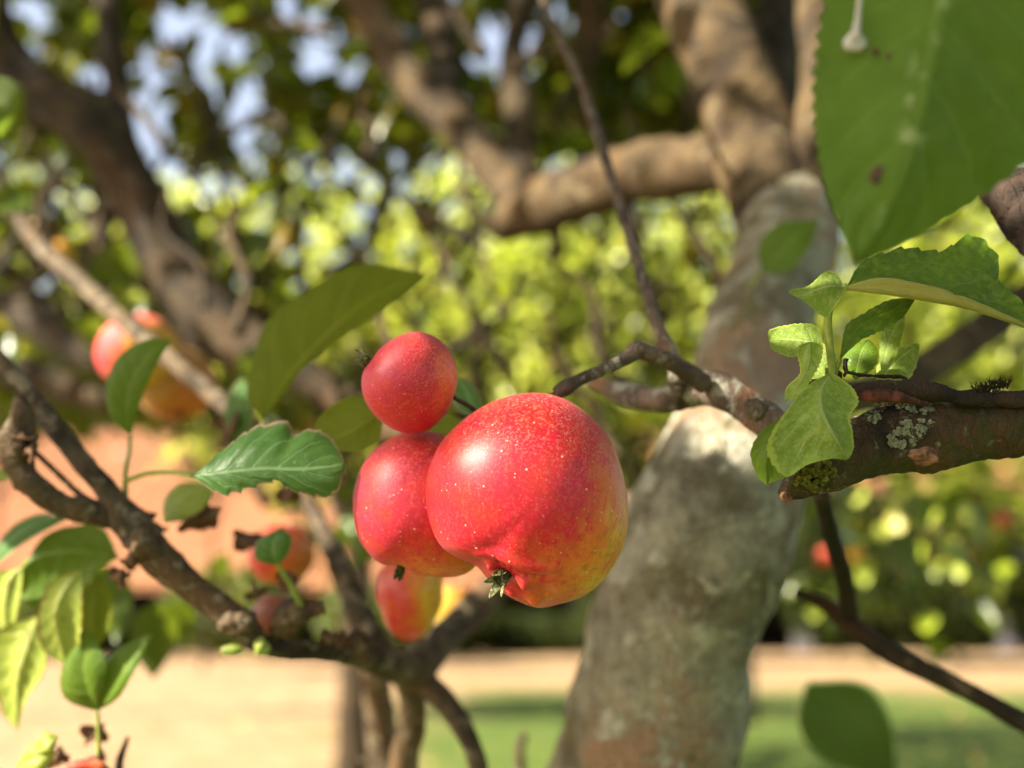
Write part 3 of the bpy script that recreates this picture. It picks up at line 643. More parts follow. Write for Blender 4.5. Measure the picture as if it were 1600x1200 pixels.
# the long straight twig and the one that carries the fruit
limb([(800, -120, 0.86, 5), (862, 30, 0.72, 6), (908, 130, 0.64, 7), (935, 215, 0.59, 8.5), (965, 310, 0.54, 8.5), (1003, 430, 0.49, 9.5), (1030, 515, 0.455, 11), (1052, 560, 0.44, 13), (1060, 600, 0.43, 15)], 'long thin twig slanting down from the top', 'twig', 12, 0.10, 'twig', ring=150)
limb([(868, 616, 0.392, 10), (884, 606, 0.392, 12.5), (905, 594, 0.395, 9), (950, 574, 0.40, 9.5), (985, 556, 0.405, 12), (996, 547, 0.407, 15), (1010, 551, 0.408, 13.5), (1040, 560, 0.41, 13), (1068, 578, 0.415, 15), (1100, 600, 0.42, 16)], 'short knuckled twig that bears the red apples', 'twig', 16, 0.14, 'twig', ring=120, kf=90)
limb([(925, 596, 0.52, 9), (945, 604, 0.50, 14), (980, 618, 0.475, 18), (1030, 625, 0.455, 20), (1075, 614, 0.44, 25), (1115, 606, 0.43, 28), (1150, 622, 0.42, 27), (1185, 648, 0.41, 27), (1230, 680, 0.40, 26), (1290, 712, 0.395, 30)], 'knobbly grey-brown spur from behind the big apple to the bough', 'spur', 24, 0.13, 'branch', ring=170, kf=60)
limb([(1060, 600, 0.43, 10), (1058, 622, 0.435, 8), (1062, 640, 0.44, 4)], None, 'twig', 8, 0.1, 'twig')

# the lichened bough at the right (in focus)
bough = limb([(1221, 776, 0.352, 9), (1240, 762, 0.352, 20), (1272, 742, 0.354, 32), (1310, 718, 0.357, 44), (1350, 698, 0.360, 51), (1400, 684, 0.362, 53), (1440, 682, 0.364, 57), (1480, 676, 0.366, 52), (1540, 668, 0.370, 49), (1600, 662, 0.376, 50), (1720, 668, 0.40, 52)],
             'dark lichened bough running off the right edge', 'bough', 90, 0.12, 'bough', ring=300, kf=80)
tube('branch', [(1700, 664, 0.396, 50), (1850, 720, 0.5, 60), (2050, 1000, 0.75, 70), (1900, 1450, 1.05, 80), (1400, 1620, 1.3, 90), (1000, 1600, 1.42, 80)], M['bough'], bough, 24, 90, knob=0.12)
# ridge of split bark on top of it
tube('bark_ridge', [(1318, 612, 0.352, 5), (1350, 608, 0.350, 11), (1400, 606, 0.350, 13), (1440, 611, 0.352, 15), (1480, 617, 0.354, 13), (1520, 622, 0.356, 13), (1560, 624, 0.358, 12), (1640, 622, 0.365, 16)], M['dark_bough'], bough, 14, 110, knob=0.34, kf=170)
tube('split_bark', [(1338, 622, 0.342, 4), (1360, 618, 0.339, 9), (1395, 620, 0.338, 10), (1425, 626, 0.339, 6), (1450, 634, 0.341, 2)], M['wound'], bough, 10, 60, knob=0.4, kf=260, label='reddish split in the bark')
def blob(name, px_, py_, d, rx, ry, rz, mat, parent, lump=0.3, f=250, label=None, sub=4):
    bm = bmesh.new(); bmesh.ops.create_icosphere(bm, subdivisions=sub, radius=1.0); c = P(px_, py_, d); k_ = d/FX; V = []
    for v in bm.verts:
        q = v.co; p0 = c+RT*(q.x*rx*k_)+FW*(q.y*rz*k_)+UP*(q.z*ry*k_)
        n_ = mnoise.noise(p0*f)+0.5*mnoise.noise(p0*f*2.6); V.append(c+(p0-c)*(1+lump*n_))
    F = [tuple(v.index for v in f_.verts) for f_ in bm.faces]; bm.free()
    return mk(name, V, F, mat, parent, origin=c, label=label)
blob('knot', 1443, 712, 0.336, 22, 14, 16, M['knot'], bough, 0.45, 300, 'pale brown knot on the underside of the bough')
blob('knot', 1228, 777, 0.349, 9, 8, 8, M['knot'], bough, 0.4, 300, 'reddish brown broken tip of the bough')
blob('knot', 1180, 640, 0.395, 20, 17, 14, M['twig'], bough, 0.4, 160)
# lichen: thin crinkled lobes standing off the bark
def bough_surface_depth(px_, py_):
    rows = [(1221, 776, .352, 9), (1240, 762, .352, 20), (1272, 742, .354, 32), (1310, 718, .357, 44), (1350, 698, .360, 51), (1400, 684, .362, 53), (1440, 682, .364, 57), (1480, 676, .366, 52), (1540, 668, .370, 49), (1600, 662, .376, 50)]
    a = np.array(rows); cy = np.interp(px_, a[:, 0], a[:, 1]); d = np.interp(px_, a[:, 0], a[:, 2]); r = np.interp(px_, a[:, 0], a[:, 3])
    t = max(-0.99, min(0.99, (py_-cy)/r)); return d-math.sqrt(1-t*t)*r*d/FX, t
def lichen_patch(spec, mat, n, size, name, label, seed, lift=0.0012, up=0.3):
    rg = random.Random(seed); V = []; F = []
    for q in range(n):
        cx, cy, rx, ry = spec[rg.randrange(len(spec))]
        a = rg.uniform(0, 6.28); rr_ = rg.random()**0.6
        x = cx+math.cos(a)*rx*rr_; y = cy+math.sin(a)*ry*rr_
        if mnoise.noise(Vector((x*0.09, y*0.09, seed))) < -0.05: continue
        d, t = bough_surface_depth(x, y); c = P(x, y, d-lift*rg.uniform(0.2, 0.9))
        nrm = (-FW*math.sqrt(1-t*t)-UP*t+Vector((rg.gauss(0, .5), rg.gauss(0, .5), rg.gauss(0, .5)))*up*1.6).normalized()
        e1 = nrm.orthogonal().normalized(); e2 = nrm.cross(e1); r = size*rg.uniform(0.5, 1.3); b = len(V); V.append(c)
        kk = 9; ph = rg.uniform(0, 6.28)
        for j in range(kk):
            an = ph+2*math.pi*j/kk; r_ = r*(0.65+0.5*rg.random()); V.append(c+(e1*math.cos(an)+e2*math.sin(an))*r_+nrm*(r*rg.uniform(-0.2, 0.55)))
        for j in range(kk): F.append((b, b+1+j, b+1+(j+1) % kk))
    return mk(name, V, F, mat, bough, label=label, kind='stuff')
lichen_patch([(1425, 672, 24, 17), (1405, 684, 16, 10), (1442, 668, 20, 14), (1410, 692, 22, 6)], M['lichen'], 900, 0.0008, 'lichen', 'pale crusty lichen above the knot', 3)
lichen_patch([(1575, 640, 22, 16), (1590, 632, 16, 10)], M['lichen'], 520, 0.0007, 'lichen', 'flat pale lichen patch near the right edge', 4, 0.0006, 0.12)
lichen_patch([(1540, 616, 34, 8), (1505, 624, 18, 5)], M['lichen'], 420, 0.0010, 'lichen', 'bristly lichen on the upper edge of the bough', 5, 0.0025, 0.9)
lichen_patch([(1395, 634, 40, 5), (1365, 640, 14, 7), (1440, 640, 20, 5), (1366, 652, 9, 9)], M['lichen'], 420, 0.0007, 'lichen', 'lichen flecks under the bark ridge', 6)
lichen_patch([(1474, 706, 5, 6)], M['lichen'], 24, 0.0005, 'lichen', None, 8)
lichen_patch([(1268, 744, 22, 18), (1288, 736, 16, 16), (1250, 752, 12, 8), (1280, 760, 18, 8)], M['moss'], 1300, 0.00085, 'moss', 'tuft of yellow-green moss near the broken end', 7, 0.004, 0.9)
# bristles and hairs on the top
def bristles(rows, n, L, mat, name, seed, rad=0.00010, label=None, par=None, dd=0.0):
    rg = random.Random(seed); V = []; F = []
    for q in range(n):
        x, y, d = rows[rg.randrange(len(rows))]; x += rg.uniform(-14, 14); y += rg.uniform(-4, 4)
        c = P(x, y, d+rg.uniform(-0.004, 0.004)); dr = (UP+RT*rg.uniform(-1, 1)+FW*rg.uniform(-.7, .7)).normalized(); l = L*rg.uniform(0.4, 1.2)
        s = dr.orthogonal().normalized()*rad; s2 = dr.cross(s); b = len(V); mid_ = c+dr*l*0.6+RT*rg.uniform(-.3, .3)*l
        tip = c+dr*l+RT*rg.uniform(-.5, .5)*l
        V += [c+s, c-s*0.5+s2, c-s*0.5-s2, mid_+s*.7, mid_-s*0.4+s2*.7, mid_-s*0.4-s2*.7, tip]
        F += [(b, b+1, b+4, b+3), (b+1, b+2, b+5, b+4), (b+2, b, b+3, b+5), (b+3, b+4, b+6), (b+4, b+5, b+6), (b+5, b+3, b+6)]
    return mk(name, V, F, mat, par or bough, label=label, kind='stuff')
bristles([(1550, 606, 0.356), (1535, 612, 0.356), (1562, 604, 0.357)], 150, 0.0040, M['dark_bough'], 'lichen_bristle', 1, 0.00022)
# dark bough crossing the upper right corner
limb([(1500, 235, 0.42, 20), (1560, 285, 0.41, 34), (1600, 320, 0.40, 46), (1680, 400, 0.39, 60), (1800, 560, 0.42, 62)], 'nearly black rough bough at the right edge behind the big leaf', 'dark_bough', 30, 0.16, 'bough', kf=120, ring=120)
# a twig hanging below, far right
limb([(1282, 770, 0.46, 12), (1300, 840, 0.50, 13), (1318, 900, 0.54, 14), (1328, 960, 0.56, 14)], 'thin upright twig below the bough', 'limb', 12, 0.1, 'twig')
limb([(1245, 925, 0.60, 7), (1290, 945, 0.58, 12), (1340, 985, 0.56, 17), (1390, 1020, 0.55, 16), (1450, 1050, 0.54, 15), (1530, 1090, 0.53, 15), (1620, 1140, 0.52, 16), (1750, 1220, 0.5, 16)], 'dark twig slanting to the lower right corner', 'limb', 14, 0.12, 'twig', ring=110)

# ---- the low boughs at the left
def gn(pts, label=None, **kw): return limb(pts, label, 'gnarl', kw.pop('seg', 18), kw.pop('knob', 0.16), kw.pop('name', 'branch'), **kw)
gn([(-60, 480, 0.53, 10), (0, 560, 0.50, 12), (60, 635, 0.49, 15), (120, 712, 0.48, 17), (165, 765, 0.475, 19), (200, 815, 0.475, 27), (250, 872, 0.475, 28), (300, 918, 0.475, 23), (350, 955, 0.475, 23), (388, 985, 0.475, 22), (400, 1004, 0.478, 16)], 'gnarled branch slanting from the left edge to the sunlit knuckle', ring=220, kf=60)
gn([(388, 996, 0.478, 18), (430, 1012, 0.485, 16), (500, 1018, 0.50, 15), (560, 1024, 0.53, 18), (610, 1040, 0.56, 24), (655, 1052, 0.6, 30)], 'level branch from the sunlit knuckle to the fork', ring=120, kf=60)
gn([(30, 618, 0.46, 7), (34, 650, 0.46, 20), (30, 690, 0.46, 26), (28, 725, 0.46, 24), (50, 755, 0.46, 20), (90, 785, 0.465, 18), (140, 800, 0.47, 20), (190, 810, 0.475, 20)], 'swollen wrinkled spur at the left edge', knob=0.26, kf=110, ring=140)
gn([(48, 700, 0.47, 4), (85, 735, 0.48, 4.5), (120, 768, 0.48, 5), (150, 790, 0.48, 7)], None, name='twig')
gn([(470, 760, 0.68, 10), (505, 830, 0.65, 14), (535, 900, 0.62, 17), (560, 960, 0.60, 19), (600, 1030, 0.58, 22)], 'grey upright branch rising from the fork', kf=60)
gn([(575, 950, 0.6, 7), (590, 990, 0.6, 9), (612, 1030, 0.6, 12)], None, name='twig')
gn([(1085, 800, .60, 40), (960, 800, .68, 26), (860, 845, .74, 25), (775, 920, 0.74, 25), (715, 975, 0.70, 26), (665, 1025, 0.65, 30), (645, 1060, 0.63, 30)], 'blue-grey branch coming down to the fork from behind the big apple', kf=40, knob=0.08)
gn([(585, 1030, 0.85, 20), (592, 1100, 0.87, 24), (606, 1200, 0.88, 30), (660, 1400, .85, 36), (800, 1600, .76, 50), (960, 1720, .68, 60)], 'pale blurred stem below the fork', kf=30, knob=0.1)
gn([(622, 1045, 0.60, 20), (642, 1080, 0.60, 20), (645, 1130, 0.61, 20), (632, 1200, 0.62, 24), (650, 1340, 0.64, 30), (780, 1560, .66, 40), (950, 1700, .67, 50)], 'brown curved stem below the fork', kf=50)
gn([(650, 1055, 0.60, 22), (690, 1090, 0.59, 18), (722, 1135, 0.58, 16), (745, 1185, 0.57, 14), (760, 1260, 0.57, 13), (820, 1450, 0.6, 16), (950, 1640, .65, 30)], 'dark curved stem sweeping right below the fork', kf=50)
gn([(-30, 250, 1.0, 8), (50, 370, 0.92, 12), (120, 435, 0.82, 13), (190, 498, 0.74, 14), (270, 565, 0.68, 14), (330, 615, 0.66, 14), (385, 662, 0.64, 14), (460, 740, 0.66, 13)], 'straight pale branch in front of the red and yellow apple', kf=40, knob=0.08)
gn([(815, 1260, 0.8, 9), (812, 1180, 0.8, 8), (818, 1145, 0.8, 6)], None, name='twig')
gn([(192, 1240, 0.5, 8), (186, 1195, 0.5, 7), (200, 1152, 0.5, 3)], None, name='twig')
gn([(560, 1185, 0.7, 3), (590, 1200, 0.7, 5), (620, 1225, 0.7, 7)], None, name='twig')
# dead curled bits and spurs round the knots
def deadbit(px_, py_, d, r, seed):
    rg = random.Random(seed); a = rg.uniform(0, 6.28); l = r
    x2, y2 = px_+math.cos(a)*l*1.6, py_+math.sin(a)*l*1.3; nx, ny = -math.sin(a)*l*0.55, math.cos(a)*l*0.55
    mx_, my_ = (px_+x2)/2, (py_+y2)/2; dz = rg.uniform(-.012, .012)
    loft_leaf('dead_leaf', [(px_, py_, d), (mx_+nx*.3, my_+ny*.3, d-.006), (x2, y2, d+dz)], [(px_, py_, d), (mx_+nx, my_+ny, d+.010), (x2, y2, d+dz)], [(px_, py_, d), (mx_-nx, my_-ny, d+.006), (x2, y2, d+dz)], M['leaf_dead'], tree, 18, 4, 0.08, 6, 0.5, seed=seed, wav=0.12)
for i, (x, y, d, r) in enumerate([(240, 800, .485, 34), (262, 830, .485, 30), (300, 815, .50, 34), (228, 870, .47, 26), (205, 900, .47, 24), (330, 800, .52, 40), (362, 835, .53, 36), (210, 835, .48, 28), (400, 940, .5, 26), (455, 925, .485, 30), (470, 965, .485, 28),
                                   (445, 975, .48, 26), (500, 990, .49, 26), (540, 985, .5, 24), (130, 1165, .5, 34), (110, 1180, .5, 30), (165, 1180, .5, 26), (350, 690, .6, 40), (440, 790, .6, 34), (480, 940, .5, 22), (36, 676, .45, 14), (60, 705, .452, 14)]): deadbit(x, y, d, r, 60+i)
blob('knot', 372, 972, 0.468, 26, 20, 20, M['gnarl'], tree, 0.4, 120); blob('knot', 455, 962, 0.478, 22, 26, 20, M['gnarl'], tree, 0.5, 150)
blob('knot', 222, 845, 0.468, 30, 26, 20, M['gnarl'], tree, 0.5, 120); blob('knot', 560, 1010, 0.52, 22, 20, 16, M['gnarl'], tree, 0.5, 120)
blob('bud', 362, 1016, 0.466, 19, 9, 9, M['petiole'], tree, 0.25, 200, 'pale yellow-green bud below the sunlit knuckle')
blob('bud', 408, 1012, 0.466, 12, 14, 9, M['petiole'], tree, 0.35, 260)
blob('knot', 620, 1040, 0.575, 34, 26, 26, M['gnarl'], tree, 0.3, 90)

# ---- leaves that can be told apart
LL = lambda *a, **k: loft_leaf('leaf', *a, parent=tree, **k)
# the big near leaf, top right
big = LL([(1560, -330, .262), (1500, -150, .258), (1462, 30, .254), (1430, 200, .252), (1392, 320, .254), (1338, 414, .258)],
   [(1560, -330, .262), (1370, -180, .268), (1297, -20, .268), (1272, 140, .266), (1290, 290, .262), (1338, 414, .258)],
   [(1560, -330, .262), (1760, -160, .262), (1740, 60, .262), (1640, 215, .262), (1500, 330, .262), (1338, 414, .258)], M['leaf_big'], N=90, Mx=12, serr=0.05, nser=30, bulge=0.05, quilt=0.010,
   label='very large green leaf hanging close in the upper right corner, with droppings and brown spots', seed=1)
def decal(name, px_, py_, d, rx, ry, mat, parent, label=None, th=6, seed=0, rot=0):
    return blob(name, px_, py_, d, rx, ry, th, mat, parent, 0.25, 300, label, 3)
decal('dropping', 1336, 66, .2615, 19, 15, M['dropping'], big, 'white bird dropping on the leaf')
tube('dropping', [(1343, -6, .262, 4), (1341, 20, .2615, 4.5), (1338, 50, .2612, 7), (1336, 62, .261, 10)], M['dropping'], big, 8, 30, knob=0.3, kf=300)
decal('leaf_spot', 1374, 273, .2560, 17, 14, M['leaf_spot'], big, 'round brown spot on the leaf', 2)
decal('leaf_spot', 1368, 82, .2595, 7, 7, M['leaf_spot'], big, None, 2); decal('leaf_spot', 1390, 89, .2588, 6, 5, M['leaf_spot'], big, None, 2)
# curled leaf above the bough
LL([(1322, 448, .352), (1375, 440, .347), (1440, 446, .343), (1500, 462, .341), (1555, 485, .341), (1612, 512, .343)],
   [(1322, 448, .352), (1350, 408, .356), (1410, 388, .362), (1470, 392, .366), (1516, 368, .370), (1558, 398, .368), (1562, 440, .362), (1596, 470, .356), (1612, 512, .343)],
   [(1322, 448, .352), (1375, 449, .352), (1440, 462, .351), (1500, 476, .350), (1555, 494, .347), (1612, 514, .344)], M['leaf_curl'], N=80, Mx=10, serr=0.16, nser=15, bulge=-0.10, quilt=0.012, label='large arched leaf above the bough, yellow underside showing along its lower rim',
   rim=True, petiole=[(1302, 588, .352, 6), (1296, 540, .352, 6.5), (1294, 495, .351, 6.5), (1302, 464, .351, 7), (1324, 447, .351, 6)], seed=2)
LL([(1324, 450, .350), (1300, 446, .349), (1275, 452, .349), (1248, 462, .350), (1232, 456, .352)],
   [(1324, 450, .350), (1308, 432, .354), (1292, 426, .356), (1262, 444, .356), (1232, 456, .352)],
   [(1324, 450, .350), (1300, 485, .346), (1292, 496, .345), (1262, 476, .346), (1232, 456, .352)], M['leaf_young'], N=44, Mx=8, serr=0.09, nser=14, wav=0.03, bulge=0.12, label='folded pale lobe at the base of the arched leaf', seed=3)
# front leaf over the bough end
LL([(1298, 584, .340), (1284, 606, .333), (1284, 636, .328), (1296, 664, .325), (1310, 690, .325), (1322, 718, .328)],
   [(1298, 584, .340), (1262, 606, .335), (1232, 636, .331), (1204, 678, .328), (1200, 712, .328), (1228, 744, .328), (1262, 724, .327), (1296, 716, .327), (1322, 719, .328)],
   [(1298, 584, .340), (1314, 590, .338), (1334, 604, .337), (1342, 626, .337), (1326, 652, .333), (1330, 672, .331), (1336, 698, .330), (1330, 716, .329), (1322, 719, .328)], M['leaf_young'], N=90, Mx=14, serr=0.06, nser=24, bulge=0.12, quilt=0.016, wav=0.02,
   label='pale downy leaf drooping in front of the broken end of the bough', seed=4)
LL([(1262, 650, .345), (1220, 680, .343), (1196, 715, .343), (1198, 752, .344)],
   [(1262, 650, .345), (1205, 662, .345), (1174, 700, .346), (1182, 742, .346), (1198, 758, .344)],
   [(1262, 650, .345), (1250, 700, .342), (1236, 738, .342), (1198, 758, .344)], M['leaf_green'], N=36, Mx=7, serr=0.05, nser=10, bulge=0.10, label='smooth green leaf peeping out behind the downy leaf', seed=5)
# two small lobes left of the petiole
LL([(1288, 545, .348), (1265, 534, .349), (1235, 530, .350), (1204, 530, .352)],
   [(1288, 545, .348), (1276, 512, .352), (1238, 506, .354), (1204, 514, .354), (1200, 530, .352)],
   [(1288, 545, .348), (1262, 552, .346), (1234, 556, .346), (1208, 548, .348), (1202, 532, .352)], M['leaf_young'], N=44, Mx=8, serr=0.10, nser=16, wav=0.03, bulge=0.12, label='small rounded pale leaf left of the upright stalk', seed=6)
LL([(1266, 534, .344), (1262, 570, .341), (1248, 598, .340), (1226, 626, .341)],
   [(1266, 534, .344), (1246, 545, .344), (1248, 580, .344), (1232, 606, .344), (1226, 626, .341)],
   [(1266, 534, .344), (1286, 542, .342), (1276, 580, .338), (1256, 612, .337), (1226, 628, .341)], M['leaf_young'], N=48, Mx=8, serr=0.10, nser=16, wav=0.03, bulge=0.2, label='twisted downy leaf hanging below the rounded one', seed=7)
# narrow leaf and the ones right of it
LL([(1312, 562, .352), (1330, 524, .352), (1360, 500, .354), (1395, 484, .357), (1430, 468, .360)],
   [(1312, 562, .352), (1322, 510, .356), (1352, 488, .358), (1392, 468, .361), (1430, 466, .360)],
   [(1312, 562, .352), (1345, 532, .350), (1378, 516, .352), (1410, 496, .355), (1430, 468, .360)], M['leaf_curl'], N=44, Mx=7, serr=0.06, nser=12, bulge=0.14, label='narrow dark leaf rising behind the upright stalk', petiole=[(1304, 592, .353, 4), (1308, 575, .352, 3.5), (1313, 560, .352, 3.5)], seed=8)
LL([(1378, 590, .362), (1384, 550, .364), (1396, 515, .368), (1410, 486, .372)],
   [(1378, 590, .362), (1374, 550, .366), (1380, 515, .370), (1410, 484, .372)], [(1378, 590, .362), (1398, 560, .362), (1412, 515, .368), (1414, 486, .372)], M['leaf_young'], N=30, Mx=6, serr=0.04, nser=8, bulge=0.1, label='slim pale leaf behind the narrow dark one', seed=9)
LL([(1368, 600, .372), (1386, 580, .373), (1408, 558, .375), (1436, 538, .378)],
   [(1368, 600, .372), (1374, 566, .376), (1404, 542, .378), (1436, 536, .378)], [(1368, 600, .372), (1408, 602, .371), (1430, 576, .374), (1438, 540, .378)], M['leaf_young'], N=30, Mx=6, serr=0.08, nser=7, bulge=0.1, label='broad yellow-green leaf low behind the bough', seed=10)
LL([(1336, 594, .366), (1340, 570, .366), (1346, 548, .368), (1356, 532, .37)],
   [(1336, 594, .366), (1316, 570, .37), (1326, 546, .372), (1356, 530, .37)], [(1336, 594, .366), (1366, 574, .364), (1372, 548, .366), (1358, 530, .37)], M['leaf_green'], N=30, Mx=6, serr=0.07, nser=8, bulge=0.14, label='small crinkled green leaf between the stalks', seed=11)
LL([(1290, 590, .358), (1276, 572, .36), (1270, 552, .362), (1280, 530, .364)],
   [(1290, 590, .358), (1266, 590, .362), (1262, 560, .364), (1280, 530, .364)], [(1290, 590, .358), (1300, 572, .358), (1296, 548, .36), (1280, 530, .364)], M['leaf_young'], N=26, Mx=6, serr=0.05, nser=7, bulge=0.14, label='small pale leaf behind the foot of the upright stalk', seed=12)
gnt = tube('twig', [(1318, 588, .350, 2.5), (1324, 582, .349, 3), (1345, 586, .350, 3), (1380, 588, .352, 3), (1412, 590, .352, 4), (1416, 606, .350, 5)], M['dark_bough'], bough, 8, 40, knob=0.5, kf=300)
tube('twig', [(1324, 584, .350, 3), (1320, 572, .350, 4), (1322, 560, .350, 3.5)], M['dark_bough'], bough, 8, 20, knob=0.5, kf=300)
tube('spur', [(1296, 600, .356, 14), (1305, 590, .354, 10), (1312, 580, .353, 5)], M['bough'], bough, 10, 20, knob=0.3, kf=200)
# left: upright leaf in front of red apple
LL([(204, 682, .495), (198, 640, .492), (208, 590, .490), (236, 552, .492), (268, 532, .496)],
   [(204, 682, .495), (172, 650, .495), (166, 600, .494), (186, 556, .494), (230, 530, .496), (268, 530, .496)],
   [(204, 682, .495), (216, 640, .492), (232, 596, .490), (250, 560, .493), (268, 532, .496)], M['leaf_green'], N=44, Mx=7, serr=0.03, nser=12, bulge=0.12, label='upright green leaf in front of the red and yellow apple',
   petiole=[(196, 780, .49, 5), (196, 740, .49, 4), (202, 705, .493, 3.5), (204, 682, .495, 3)], seed=13)
# big olive leaf behind the small apple
LL([(412, 662, .50), (440, 605, .498), (475, 560, .50), (530, 505, .505), (590, 460, .515), (665, 430, .525)],
   [(412, 662, .50), (386, 620, .505), (396, 560, .51), (418, 500, .515), (470, 460, .52), (555, 414, .525), (625, 418, .53), (665, 430, .525)],
   [(412, 662, .50), (446, 612, .497), (482, 568, .498), (540, 525, .502), (610, 478, .512), (665, 430, .525)], M['leaf_olive'], N=60, Mx=9, serr=0.03, nser=15, bulge=0.06, quilt=0.01, label='large olive leaf in shade to the upper left of the small apple',
   petiole=[(400, 700, .50, 5), (406, 680, .50, 4.5), (414, 655, .50, 4)], seed=14)
# blue-green leaf with brown ragged rim
LL([(300, 744, 0.395), (350, 738, 0.391), (410, 733, 0.388), (470, 733, 0.387), (536, 726, 0.389)],
   [(300, 744, 0.395), (345, 706, 0.401), (395, 668, 0.405), (446, 656, 0.407), (462, 676, 0.405), (490, 668, 0.405), (522, 690, 0.401), (538, 722, 0.391)],
   [(300, 744, 0.395), (335, 768, 0.391), (365, 772, 0.389), (430, 752, 0.387), (450, 764, 0.387), (500, 778, 0.387), (528, 768, 0.387), (538, 730, 0.389)], M['leaf_blue'], N=70, Mx=10, serr=0.10, nser=12, bulge=0.10, quilt=0.012, ragged=0.06, label='blue-green toothed leaf with a brown torn rim, left of the apples',
   petiole=[(196, 752, .47, 4), (230, 740, .46, 4), (270, 738, .45, 4), (302, 744, .44, 4)], seed=15)
LL([(600, 640, .43), (570, 660, .43), (535, 680, .435), (496, 690, .44)],
   [(600, 640, .43), (560, 618, .435), (520, 632, .44), (494, 660, .445), (490, 690, .44)], [(600, 640, .43), (590, 690, .428), (545, 706, .43), (496, 696, .44)], M['leaf_olive'], N=36, Mx=7, serr=0.03, nser=8, bulge=0.1, label='olive leaf tucked behind the two left apples', seed=16)
LL([(730, 660, .44), (690, 680, .44), (640, 700, .445), (590, 690, .45)],
   [(730, 660, .44), (700, 650, .445), (650, 668, .45), (590, 690, .45)], [(730, 660, .44), (700, 700, .435), (650, 720, .44), (590, 700, .45)], M['leaf_olive'], N=30, Mx=6, serr=0.03, nser=8, bulge=0.1, label='leaf in shade between the three apples', seed=17)
LL([(748, 655, .45), (735, 630, .455), (722, 605, .46), (700, 585, .465)],
   [(748, 655, .45), (715, 640, .455), (705, 612, .46), (700, 585, .465)], [(748, 655, .45), (752, 625, .455), (735, 598, .46), (700, 585, .465)], M['leaf_blue'], N=30, Mx=6, serr=0.03, nser=8, bulge=0.1, label='dark green leaf behind the fruit stem', seed=18)
# small leaf with long stalk
LL([(434, 884, .462), (428, 866, .460), (428, 845, .460), (440, 826, .462)],
   [(434, 884, .462), (400, 874, .464), (402, 845, .464), (440, 824, .462)], [(434, 884, .462), (450, 866, .460), (456, 840, .460), (440, 824, .462)], M['leaf_blue'], N=26, Mx=6, serr=0.03, nser=8, bulge=0.15, label='small round green leaf on a long stalk before the orange apple',
   petiole=[(470, 946, .475, 4.5), (455, 915, .47, 4.5), (440, 892, .465, 4), (434, 880, .462, 3.5)], seed=19)
LL([(256, 818, .50), (270, 790, .498), (294, 770, .498), (336, 762, .502)],
   [(256, 818, .50), (256, 782, .506), (282, 756, .506), (336, 760, .502)], [(256, 818, .50), (290, 812, .492), (318, 796, .492), (336, 764, .502)], M['leaf_yellow'], N=30, Mx=6, serr=0.05, nser=9, bulge=0.04, label='small yellow-green leaf under the torn blue-green leaf', seed=20)
# lower-left cluster
LL([(104, 812, 0.515), (70, 818, 0.513), (30, 836, 0.513), (-20, 880, 0.515)],
   [(104, 812, 0.515), (66, 802, 0.519), (20, 822, 0.519), (-20, 872, 0.519)], [(104, 812, 0.515), (74, 828, 0.511), (36, 850, 0.510), (-15, 890, 0.511)], M['leaf_blue'], N=34, Mx=6, serr=0.02, nser=8, bulge=0.2, label='narrow blue-green leaf at the left edge', seed=21)
LL([(186, 872, 0.515), (140, 862, 0.513), (90, 862, 0.511), (40, 875, 0.511), (20, 925, 0.515)],
   [(186, 872, 0.515), (160, 825, 0.520), (110, 822, 0.519), (62, 845, 0.517), (20, 925, 0.515)], [(186, 872, 0.515), (150, 890, 0.511), (110, 925, 0.509), (60, 950, 0.509), (20, 925, 0.515)], M['leaf_green'], N=40, Mx=8, serr=0.02, nser=8, bulge=0.12, label='broad dark leaf with a pale midrib at the lower left', seed=22)
LL([(128, 892, 0.487), (98, 920, 0.481), (84, 965, 0.479), (104, 1042, 0.485)],
   [(128, 892, 0.487), (76, 912, 0.487), (56, 960, 0.487), (74, 1015, 0.487), (104, 1045, 0.485)], [(128, 892, 0.487), (126, 930, 0.477), (130, 975, 0.475), (122, 1020, 0.479), (106, 1045, 0.485)], M['leaf_yellow'], N=50, Mx=9, serr=0.05, nser=9, bulge=0.25, wav=0.03, label='sunlit yellow-green curled leaf with a browned edge', seed=23)
LL([(60, 960, 0.495), (40, 1010, 0.493), (26, 1060, 0.493), (26, 1140, 0.497)],
   [(60, 960, 0.495), (0, 985, 0.499), (-12, 1040, 0.501), (2, 1110, 0.501), (26, 1140, 0.497)], [(60, 960, 0.495), (76, 1000, 0.491), (70, 1050, 0.490), (40, 1095, 0.493), (28, 1140, 0.497)], M['leaf_yellow'], N=46, Mx=8, serr=0.06, nser=9, bulge=0.15, label='pale green leaf hanging at the lower left edge', seed=24)
LL([(34, 885, 0.505), (14, 905, 0.503), (4, 950, 0.503), (14, 1000, 0.505)],
   [(34, 885, 0.505), (-10, 900, 0.509), (-20, 950, 0.509), (10, 1002, 0.505)], [(34, 885, 0.505), (34, 915, 0.501), (26, 960, 0.500), (16, 1002, 0.505)], M['leaf_yellow'], N=30, Mx=6, serr=0.03, nser=8, bulge=0.2, label='pale curled leaf at the left edge above the hanging one', seed=25)
LL([(150, 900, 0.515), (146, 940, 0.513), (146, 980, 0.513), (150, 1010, 0.515)],
   [(150, 900, 0.515), (128, 930, 0.519), (126, 980, 0.519), (148, 1012, 0.515)], [(150, 900, 0.515), (176, 930, 0.511), (170, 985, 0.511), (152, 1012, 0.515)], M['leaf_olive'], N=30, Mx=6, serr=0.03, nser=8, bulge=0.15, label='olive leaf hanging behind the sunlit curled leaf', seed=26)
